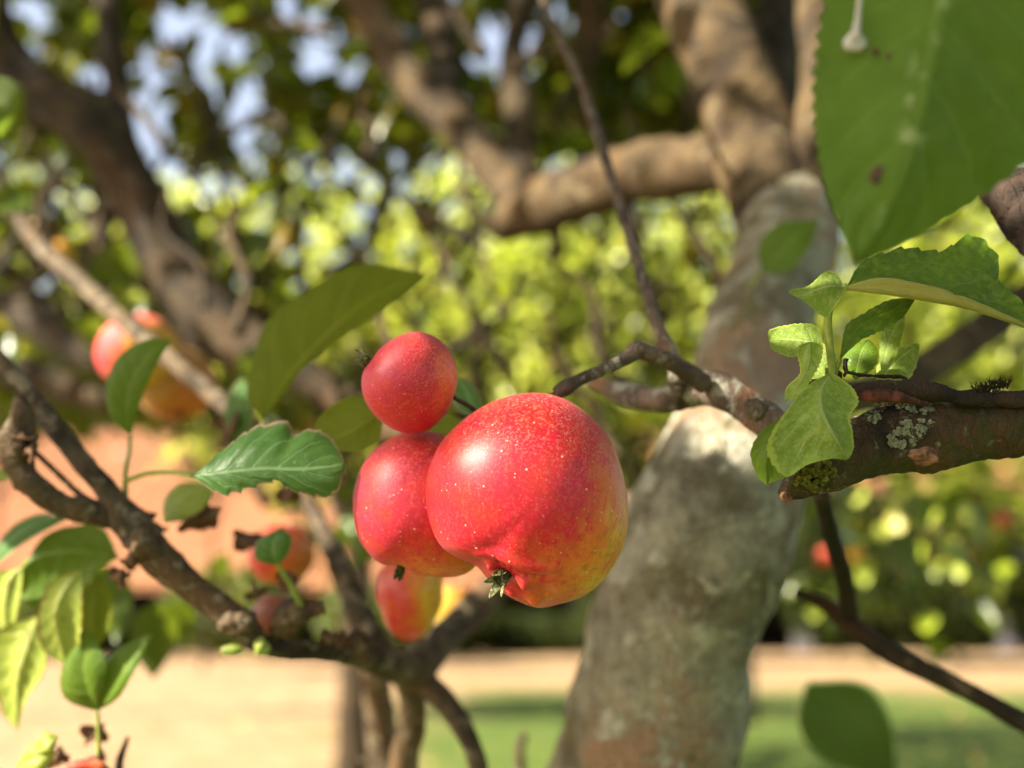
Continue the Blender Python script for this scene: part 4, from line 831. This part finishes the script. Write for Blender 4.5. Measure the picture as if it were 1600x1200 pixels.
LL([(152, 1112, 0.480), (140, 1080, 0.478), (132, 1040, 0.478), (140, 985, 0.480)],
   [(152, 1112, 0.480), (100, 1090, 0.484), (98, 1040, 0.484), (138, 985, 0.480)], [(152, 1112, 0.480), (162, 1070, 0.475), (164, 1030, 0.475), (142, 985, 0.480)], M['leaf_green'], N=30, Mx=7, serr=0.03, nser=8, bulge=0.15, label='dark green leaf standing over the bottom edge',
   petiole=[(154, 1180, 0.480, 4), (154, 1145, 0.480, 3.5), (152, 1110, 0.480, 3)], seed=27)
LL([(154, 1110, 0.480), (172, 1075, 0.478), (200, 1035, 0.478), (236, 992, 0.484)],
   [(154, 1110, 0.480), (150, 1060, 0.485), (176, 1018, 0.486), (236, 990, 0.484)], [(154, 1110, 0.480), (185, 1090, 0.474), (212, 1045, 0.474), (238, 994, 0.484)], M['leaf_green'], N=34, Mx=7, serr=0.03, nser=8, bulge=0.2, label='pointed green leaf leaning right over the dry lawn', seed=28)
for i, (x, y, r_, lab) in enumerate([(55, 1185, 34, 'lime-yellow leaf in the bottom left corner'), (72, 1160, 20, 'small lime leaf standing above the bottom left corner'), (95, 1225, 26, 'lime leaf at the bottom edge')]):
    LL([(x-r_, y+20, .45), (x, y, .446), (x+r_, y-10, .45)], [(x-r_, y+20, .45), (x-5, y-r_*.7, .452), (x+r_, y-10, .45)], [(x-r_, y+20, .45), (x+8, y+r_*.7, .444), (x+r_, y-10, .45)], M['leaf_yellow'], N=24, Mx=6, serr=0.05, nser=6, bulge=0.2, label=lab, seed=30+i)
LL([(10, 745, .47), (-5, 742, .47), (-30, 748, .47)], [(26, 744, .47), (0, 732, .472), (-30, 745, .47)], [(26, 746, .47), (0, 752, .468), (-30, 752, .47)], M['leaf_yellow'], N=20, Mx=5, serr=0.02, nser=6, label='sliver of a yellow leaf at the left edge', seed=33)
# left edge and middle distance leaves
LL([(-40, 120, .62), (-10, 150, .62), (12, 175, .62), (2, 215, .62)], [(-40, 120, .62), (10, 122, .625), (34, 150, .625), (4, 215, .62)], [(-40, 120, .62), (-30, 170, .615), (-10, 200, .615), (0, 216, .62)], M['leaf_green'], N=30, Mx=6, serr=0.03, nser=6, label='green leaf at the upper left edge', seed=34)
LL([(1190, 425, .64), (1215, 400, .64), (1240, 370, .64), (1280, 345, .645)], [(1190, 425, .64), (1186, 385, .646), (1215, 350, .646), (1280, 343, .645)], [(1190, 425, .64), (1230, 425, .634), (1262, 390, .634), (1280, 345, .645)], M['leaf_green'], N=30, Mx=6, serr=0.03, nser=6, label='green leaf on the trunk below the fork', petiole=[(1160, 470, .66, 3), (1174, 448, .65, 3), (1190, 425, .64, 3)], seed=35)
LL([(1400, 1215, .217), (1370, 1150, .215), (1330, 1100, .217), (1262, 1070, .220)], [(1400, 1215, .217), (1300, 1195, .222), (1250, 1140, .223), (1258, 1072, .220)], [(1400, 1215, .217), (1392, 1130, .213), (1350, 1070, .214), (1264, 1066, .220)], M['leaf_dark'], N=40, Mx=8, serr=0.03, nser=12, label='dark blurred leaf at the lower right',
   petiole=[(1440, 1300, .235, 6), (1415, 1240, .235, 6), (1398, 1210, .235, 5)], seed=36)
LL([(372, 700, .6), (368, 660, .6), (372, 620, .6), (380, 590, .6)], [(372, 700, .6), (350, 665, .604), (356, 620, .604), (380, 588, .6)], [(372, 700, .6), (395, 670, .596), (392, 625, .596), (380, 588, .6)], M['leaf_blue'], N=24, Mx=6, label='dark blue-green leaf behind the foot of the olive leaf', seed=37)

# ================================================================== THE APPLES
out_big = [(843, 614), (800, 618), (755, 634), (709, 669), (682, 703), (668, 745), (666.5, 780), (672, 818), (686, 849), (709, 866), (743, 877), (757, 893), (766, 908), (789, 925), (816, 939), (847, 943), (885, 937), (923, 920), (950, 895), (969, 864), (979, 826), (980, 791), (974, 749), (965, 715), (946, 676), (912, 642), (877, 621)]
def dirpx(px_, py_, c, R, back=False):
    x = (px_-c[0])/R; z = -(py_-c[1])/R; r2 = min(0.98, x*x+z*z); return (x, math.sqrt(1-r2)*(1 if back else -1), z)
cb = (823, 778, 0.378)
M['apple_big'] = mat_apple('apple_skin_big', ydir=(0.86, 0.05, -0.50), lo=0.31, hi=1.04, axis=(0.15, 0.2, 0.95))
db = lambda x, y: dirpx(x, y, cb, 158)
apple(cb, out_big, 'largest apple, bright red turning yellow at the lower right, in sharp focus', M['apple_big'], 0.96, calyx=db(788, 890), basin=(0.065, 0.13),
      bumps=[(db(760, 880), 0.085, 0.068), (db(817, 886), 0.085, 0.064), (db(832, 911), 0.075, 0.060), (db(799, 914), 0.035, 0.060),
             *[(db(x_, 858), 0.036, 0.07) for x_ in range(745, 860, 16)], *[(db(x_, 872), -0.045, 0.035) for x_ in range(775, 850, 12)], (db(850, 900), -0.03, 0.05), (db(815, 928), -0.02, 0.04), (db(800, 850), 0.02, 0.20), (db(725, 845), 0.03, 0.2), (db(846, 890), -0.025, 0.05), (db(812, 900), -0.03, 0.03), (db(788, 870), -0.02, 0.04), (db(840, 932), 0.02, 0.12)],
      stem_dir=(0.15, 0.75, 0.65), sub=7, sep=(0.115, 5), stem=[(848, 660, .392, 5), (862, 632, .395, 5), (872, 616, .393, 6)], seplean=(-0.55, -0.55, 0.05))
out_l = [(553, 791), (561, 741), (582, 707), (617, 682), (665, 672), (710, 686), (745, 725), (760, 780), (760, 835), (750, 875), (732, 895), (705, 900), (666, 897), (628, 885), (590, 874), (567, 849), (555, 818)]
cl_ = (658, 787, 0.402)
M['apple_left'] = mat_apple('apple_skin_left', ydir=(0.35, 0.1, -0.94), lo=0.58, hi=1.25, axis=(0.3, 0.1, 0.95), dots=1.0, rr=0.029, red=(0.58, 0.008, 0.045, 1), rough=0.42)
dl = lambda x, y: dirpx(x, y, cl_, 106)
apple(cl_, out_l, 'middle-sized red apple half hidden behind the largest one', M['apple_left'], 0.95, calyx=(-0.28, -0.25, -0.93), basin=(0.05, 0.16), bumps=[((-0.05, -0.3, -0.95), 0.03, 0.14), ((-0.5, -0.3, -0.8), 0.02, 0.12)], stem_dir=(0.5, 0.5, 0.8), sub=6, sep=(0.10, 4), sepmat='sepal_dark', stem=[(705, 700, .412, 3), (735, 668, .408, 3), (748, 648, .404, 4)])
out_s = [(655, 518), (617, 529), (594, 545), (580, 562), (568, 576), (565, 603), (578, 638), (605, 665), (636, 678), (666, 674), (693, 651), (709, 619), (714, 577), (701, 546), (682, 527)]
cs_ = (640, 598, 0.386)
M['apple_small'] = mat_apple('apple_skin_small', ydir=(0.85, -0.25, -0.15), lo=0.62, hi=1.5, dots=0.8, rr=0.019, red=(0.50, 0.006, 0.042, 1), red2=(0.56, 0.012, 0.018, 1), axis=(0.8, 0, 0.6), rough=0.38)
apple(cs_, out_s, 'smallest red apple perched on top of the middle-sized one', M['apple_small'], 0.95, calyx=(-0.90, -0.05, 0.44), basin=(0.10, 0.22), stem_dir=(0.85, 0.45, -0.3), sub=6, sep=(0.19, 5), stem=[(700, 614, .392, 3.5), (714, 624, .392, 4), (735, 636, .396, 4), (752, 648, .402, 4.5), (800, 640, .405, 5), (868, 617, .395, 6)])
M['apple_orange'] = mat_apple('apple_skin_orange', ydir=(0.95, 0, 0.1), lo=-0.1, hi=0.55, dots=0.3, rr=0.016, red=(0.66, 0.03, 0.03, 1), red2=(0.66, 0.08, 0.015, 1), rough=0.22)
apple((641, 938, 0.53), [(588, 915), (594, 890), (620, 870), (655, 868), (685, 885), (691, 920), (680, 965), (655, 998), (625, 1000), (605, 975), (596, 950)], 'elongated orange apple hanging lower, below the middle-sized one', M['apple_orange'], calyx=(-0.3, -0.3, -0.9), basin=(0.05, 0.2), sub=5, stem_dir=(0.1, 0.2, 0.95))
M['apple_ry'] = mat_apple('apple_skin_red_yellow', ydir=(0.85, -0.2, -0.5), lo=-0.1, hi=0.42, dots=0.3, rr=0.035, red=(0.66, 0.02, 0.03, 1), red2=(0.66, 0.04, 0.03, 1), yellow=(0.62, 0.36, 0.02, 1), rough=0.62)
apple((216, 550, 0.83), None, 'blurred red apple at the left behind the upright leaf', M['apple_ry'], calyx=(0.0, -0.5, -0.85), basin=(0.12, 0.25), sub=5, rpx=61, sepmat='sepal_dark', stem_dir=(-0.3, 0.3, 0.9))
M['apple_yo'] = mat_apple('apple_skin_gold', ydir=(-0.6, -0.2, 0.6), lo=-0.9, hi=0.0, dots=0.2, rr=0.03, red=(0.60, 0.16, 0.01, 1), red2=(0.60, 0.20, 0.01, 1), yellow=(0.30, 0.19, 0.006, 1), orange=(0.40, 0.13, 0.008, 1))
apple((276, 600, 0.86), None, 'blurred golden apple touching the red one at the left, behind the straight branch', M['apple_yo'], calyx=(0.3, -0.5, -0.85), basin=(0.12, 0.25), sub=5, rpx=60, sepmat='sepal_dark', stem_dir=(-0.3, 0.3, 0.9))
M['apple_o2'] = mat_apple('apple_skin_amber', ydir=(0.8, 0, -0.4), lo=-0.2, hi=0.9, dots=0.3, rr=0.02, red=(0.6, 0.03, 0.02, 1), red2=(0.6, 0.09, 0.015, 1), yellow=(0.55, 0.2, 0.015, 1))
def ap(px_, py_, d, r, lab, mat='apple_o2', sub=4, **k): return apple((px_, py_, d), None, lab, M[mat], sub=sub, rpx=r, calyx=(-0.2, -0.4, -0.9), basin=(0.08, 0.25), stem_dir=(0.1, 0.2, 0.95), **k)
ap(440, 866, 0.62, 50, 'orange-red apple behind the small round leaf with a long stalk', sub=5)
M['apple_brown'] = mat_apple('apple_skin_brown', ydir=(0, 0, -1), lo=0, hi=1, dots=0.1, rr=0.02, red=(0.12, 0.035, 0.012, 1), red2=(0.16, 0.05, 0.015, 1), yellow=(0.2, 0.08, 0.02, 1), orange=(0.18, 0.06, 0.02, 1))
ap(430, 964, 0.56, 38, 'dull brown apple below the orange-red one', 'apple_brown', 5)
ap(130, 1232, 0.46, 46, 'orange apple cut off by the bottom edge, at the lower left', 'apple_o2', 5)
M['apple_y'] = mat_apple('apple_skin_yellow', ydir=(0, 0, -1), lo=-1.6, hi=0.0, dots=0.1, rr=0.02, yellow=(0.72, 0.46, 0.02, 1), orange=(0.66, 0.30, 0.02, 1))
ap(66, 362, 1.25, 20, 'upper of two small orange apples at the upper left edge', 'apple_y'); ap(96, 396, 1.2, 21, 'lower of two small orange apples at the upper left edge', 'apple_y')
ap(1290, 868, 2.5, 15, 'blurred red apple left of the thin upright twig', 'apple_o2'); ap(1338, 866, 2.4, 13, 'blurred yellow apple right of the thin upright twig', 'apple_y')
ap(1528, 792, 2.6, 15, 'blurred bright yellow apple below the bough near the right edge', 'apple_y'); ap(1568, 812, 2.7, 14, 'blurred orange apple right of the bright yellow one', 'apple_o2')
ap(700, 952, 1.0, 40, 'blurred yellow apple above the grey branch', 'apple_y')

# ================================================================== LEAVES OF THE CROWN (out of focus) AND THE SHADE THEY GIVE
def leaf_mesh(i):
    rg = random.Random(i); N = 9; V = []; F = []; UVs = []
    for a in range(N+1):
        u = a/N; w = 0.31*math.sin(math.pi*min(1, u**0.85))**0.8*(1+0.08*(a % 2))
        curl = -0.25*u*u*rg.uniform(0.8, 1.2)
        for v in (-1, -0.5, 0, 0.5, 1):
            V.append((u, v*w, curl+abs(v)*w*0.5+0.02*rg.uniform(-1, 1))); UVs.append((u, 0.5+v*0.5))
    for a in range(N):
        for b in range(4): q = a*5+b; F.append((q, q+5, q+6, q+1))
    me = bpy.data.meshes.new('leaf'); me.from_pydata(V, [], F)
    l = me.uv_layers.new(name='UVMap')
    for lp in me.loops: l.data[lp.index].uv = UVs[lp.vertex_index]
    me.polygons.foreach_set('use_smooth', [True]*len(me.polygons)); me.materials.append(M['fol_own']); me.update(); return me
LM = [leaf_mesh(i) for i in range(6)]
NBLK = 26; BSEED = 70; HK = 0.92
sv = SUN_AZ_VEC
HOLES = [(60, 8, 26), (10, 240, 26), (8, 20, 18), (150, 125, 34), (45, 95, 14), (235, 100, 28), (232, 185, 46), (262, 22, 30), (310, 48, 44), (372, 66, 22), (325, 122, 26), (352, 155, 30), (395, 150, 34), (386, 195, 30), (345, 300, 22), (445, 8, 26), (492, 38, 34), (482, 92, 28), (532, 112, 30),
         (685, 12, 26), (720, 117, 20), (792, 52, 42), (800, 96, 34), (868, 22, 26), (694, 250, 24), (742, 90, 22), (965, 28, 16), (270, 260, 40)]
LIT = [P(1190, 450, .649), P(1312, 500, .70), P(370, 965, .465), P(330, 940, .465), P(95, 950, .478), P(80, 990, .48), P(1385, 415, .352), P(1400, 400, .36),
       P(612, 905, .50), P(870, 290, 1.1), P(160, 470, .76), P(30, 1040, .492), P(215, 1030, .48), P(1225, 530, .348), P(250, 400, 1.2), P(650, 140, 1.38), P(1215, 395, .64), P(66, 362, 1.23), P(50, 380, .9),
       P(1338, 866, 2.37), P(1528, 792, 2.57), P(1290, 868, 2.47), P(700, 952, .97), P(280, 420, 1.18)]
LITBIG = [P(1122, 664, .567), P(1100, 694, .565)]
BRIGHT = [(1400, 838, 2.1), (1452, 822, 2.0), (1478, 862, 2.1), (1428, 884, 2.0), (1447, 990, 1.8), (1382, 846, 2.2), (1352, 915, 2.0), (1272, 972, 1.9), (1445, 768, 2.3), (1500, 905, 2.2), (1520, 930, 2.4), (1395, 800, 2.2), (1570, 905, 2.3),
          (1560, 940, 2.4), (1465, 905, 2.3), (1340, 790, 2.2), (1535, 730, 2.5), (1395, 750, 2.5)]
rb = random.Random(12)
BRIGHT2 = [(rb.uniform(180, 1150), rb.uniform(190, 560) if q % 4 else rb.uniform(560, 860), rb.uniform(2.2, 3.2)) for q in range(80)]
BRIGHT2 = [b for b in BRIGHT2 if not (b[1] > 560 and b[0] < 420)]
LIT += [P(*b) for b in BRIGHT+BRIGHT2]
LIT += [P(930, 270, 1.06), P(1060, 235, .95), P(1100, 60, .85), P(1140, 180, .78), P(590, 110, 1.45), P(730, 240, 1.3), P(200, 470, .72), P(320, 590, .65)]
sv = SUN_AZ_VEC
def lit_ok(p, r=0.05):
    for q in LITBIG:
        w = p-q; t = w.dot(sv)
        if t > 0.02 and (w-sv*t).length < 0.042+0.010*min(t, 2): return False
    for q in LIT:
        w = p-q; t = w.dot(sv)
        if t > 0.02 and (w-sv*t).length < r: return False
    return True
AC = P(770, 740, .36)
def fruit_ok(p, r=0.085):
    w = p-AC; t = w.dot(sv); return not (t > 0.02 and (w-sv*t).length < r)
def hole_ok(px_, py_, grow=0):
    for x, y, r in HOLES:
        if (px_-x)**2+(py_-y)**2 < (r*HK+grow)**2: return False
    return True
# (a) single leaves in view
def put_leaf(p, L, rg, mesh=None):
    o = bpy.data.objects.new('leaf', mesh or LM[rg.randrange(6)]); col.objects.link(o); o.parent = tree; o.location = p-ROOT
    o.rotation_euler = (rg.uniform(-1.0, 1.0), rg.uniform(-0.3, 1.2), rg.uniform(0, 6.28)); o.scale = (L, L, L*rg.uniform(0.6, 1.4)); return o
rg = random.Random(99); cnt = 0
LB = []
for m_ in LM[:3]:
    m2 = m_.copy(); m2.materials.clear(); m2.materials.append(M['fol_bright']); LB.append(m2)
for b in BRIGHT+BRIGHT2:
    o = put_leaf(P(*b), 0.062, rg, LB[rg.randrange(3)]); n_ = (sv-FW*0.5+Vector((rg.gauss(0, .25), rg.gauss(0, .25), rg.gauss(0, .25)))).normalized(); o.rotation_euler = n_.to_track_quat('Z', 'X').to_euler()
regions = [((-20, 1300), (-30, 240), (1.1, 2.4), 58), ((-20, 480), (200, 600), (0.95, 2.0), 44), ((480, 1150), (240, 420), (1.7, 2.8), 8), ((1270, 1620), (740, 1000), (1.0, 2.6), 24),
           ((1400, 1620), (250, 640), (1.4, 3), 12), ((380, 620), (640, 960), (0.8, 1.8), 14), ((100, 480), (860, 960), (0.8, 1.6), 6)]
for (xa, xb), (ya, yb), (da, db_), n in regions:
    k_ = 0; tries = 0
    while k_ < n and tries < 4000:
        tries += 1; x, y, d = rg.uniform(xa, xb), rg.uniform(ya, yb), rg.uniform(da, db_)
        L = rg.uniform(0.045, 0.075); p = P(x, y, d)
        if not hole_ok(x, y, L*FX/d*0.35) or not lit_ok(p, 0.055): continue
        if 0 < x < 345 and y > 625 and y < 860: continue
        put_leaf(p, L, rg); k_ += 1; cnt += 1
# (b) the rest of the crown
pos = []; sz = []
def cloud(xr, yr, dr, n, s, need_hole=True, gaps=True):
    k_ = 0; tries = 0
    while k_ < n and tries < n*20:
        tries += 1; x, y = RNG.uniform(*xr), RNG.uniform(*yr); d = RNG.uniform(*dr)
        if need_hole and not hole_ok(x, y, s*FX/d*0.25): continue
        if gaps and mnoise.noise(Vector((x*0.012, y*0.012, d*1.5))) < -0.12: continue
        p = P(x, y, d)
        if p.z < 0.9 or not lit_ok(p): continue
        pos.append(tuple(p)); sz.append(s); k_ += 1
cloud((-60, 1400), (-120, 230), (1.9, 3.8), 11000, 0.07, True, False)
cloud((-60, 450), (210, 645), (1.9, 3.6), 1500, 0.06)
cloud((-60, 420), (585, 665), (1.8, 3.4), 420, 0.055)
cloud((450, 1250), (260, 700), (2.0, 3.8), 1500, 0.05)
cloud((450, 1000), (600, 900), (2.0, 3.6), 700, 0.055)
cloud((1300, 1640), (200, 640), (2.4, 4.2), 350, 0.06)
cloud((1260, 1640), (730, 960), (2.6, 4.4), 160, 0.06)
# overhead and beside the camera, out of the picture: the shade over the fruit
k_ = 0
while k_ < 2600:
    p = Vector((RNG.uniform(-2.6, 2.0), RNG.uniform(-1.5, 2.6), RNG.uniform(1.5, 3.0)))
    if (p-CAM).length < 0.55: continue
    x, y, d = proj(p)
    if d > 0 and -80 < x < 1680 and -60 < y < 1260: continue
    if not lit_ok(p, 0.06) or not fruit_ok(p): continue
    w = p-P(800, 760, .36)
    if w.angle(sv) < math.radians(24): continue          # opening cut towards the sun so soft light reaches the apples
    pos.append(tuple(p)); sz.append(0.065); k_ += 1
k_ = 0
while k_ < 24000:                                          # unseen upper storey, added to shade the crown below
    p = Vector((RNG.uniform(-6.0, 3.5), RNG.uniform(-2.5, 3.2), RNG.uniform(3.0, 4.6)))
    x, y, d = proj(p)
    if d > 0 and y > -60: continue
    if not lit_ok(p, 0.07): continue
    w = p-P(800, 760, .36)
    if w.angle(sv) < math.radians(16): continue
    pos.append(tuple(p)); sz.append(0.10); k_ += 1
TSH = [P(1010+ (1200-y)*0.25+dx, y, .53) for y in range(560, 1260, 40) for dx in (-110, -75, -40, 0, 40, 80)]+[P(x, y, .60) for x in (1120, 1170, 1220) for y in range(360, 600, 40)]+[P(x, y, .68) for x in (1160, 1200, 1240, 1270) for y in range(290, 430, 30)]+[P(x, y, d_) for x, y, d_ in ((0, 90, 1.32), (30, 120, 1.3), (60, 150, 1.3), (100, 175, 1.28), (150, 205, 1.25), (185, 250, 1.24), (215, 310, 1.22), (250, 370, 1.2), (190, 160, 1.4), (180, 80, 1.5), (815, 200, 1.3), (690, 90, 1.5), (980, 262, .98), (1100, 130, .82), (1120, 60, .86))]
for q in TSH:  # unseen leaves added along the sun rays to shade trunk and limbs
    for _ in range(9):
        p = q+sv*RNG.uniform(0.5, 5.0)+Vector(RNG.normal(0, 0.03, 3)); x, y, d = proj(p)
        if d > 0 and -60 < x < 1660 and -60 < y < 1260: continue
        if not lit_ok(p, 0.035) or not fruit_ok(p): continue
        pos.append(tuple(p)); sz.append(0.075)
def blockers(seed, n=NBLK):                               # unseen leaves added high up to break the sun over the fruit into soft light
    rg_ = np.random.default_rng(seed); out = []
    for _ in range(n):
        q = P(rg_.uniform(560, 980), rg_.uniform(520, 940), .37)
        p = q+sv*rg_.uniform(3.2, 5.0)+Vector(rg_.normal(0, 0.02, 3))
        if lit_ok(p, 0.03): out.append(tuple(p))
    return out
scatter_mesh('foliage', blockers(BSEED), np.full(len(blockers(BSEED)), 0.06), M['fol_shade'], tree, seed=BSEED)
SHADE = [P(x, y, .352) for x in range(1190, 1600, 45) for y in range(600, 760, 40)]+[P(x, y, .255) for x in range(1290, 1600, 60) for y in range(0, 400, 60)]+[P(x, y, .235) for x in range(1260, 1400, 50) for y in range(1080, 1200, 40)]+[P(x, y, .345) for x in range(1440, 1600, 40) for y in range(380, 480, 40)]
for q in SHADE:  # more out-of-frame leaves, added to keep sun off the bough and near leaves
    for _ in range(4):
        t = RNG.uniform(0.45, 1.6); p = q+sv*t+Vector(RNG.normal(0, 0.022, 3))
        x, y, d = proj(p)
        if d > 0 and -60 < x < 1660 and -60 < y < 1260: continue
        if not lit_ok(p, 0.03) or not fruit_ok(p): continue
        pos.append(tuple(p)); sz.append(0.06)
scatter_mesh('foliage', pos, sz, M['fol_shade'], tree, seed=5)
# branches that carry that shade
for a in [((-0.4, 1.9, 2.6), (-1.6, 1.4, 2.9), (-3.0, 0.9, 2.8)), ((0.5, 1.4, 2.7), (0.4, 0.0, 2.8), (0.1, -1.5, 2.6)), ((0.6, 1.3, 2.6), (1.4, 0.4, 2.5), (1.9, -0.8, 2.2)), ((-0.9, 2.0, 2.3), (-2.0, 1.9, 2.3), (-2.8, 1.8, 2.2))]:
    tube('limb', [a[0]+(0.03,), a[1]+(0.02,), a[2]+(0.006,)], M['limb'], tree, 8, 24, px=False)
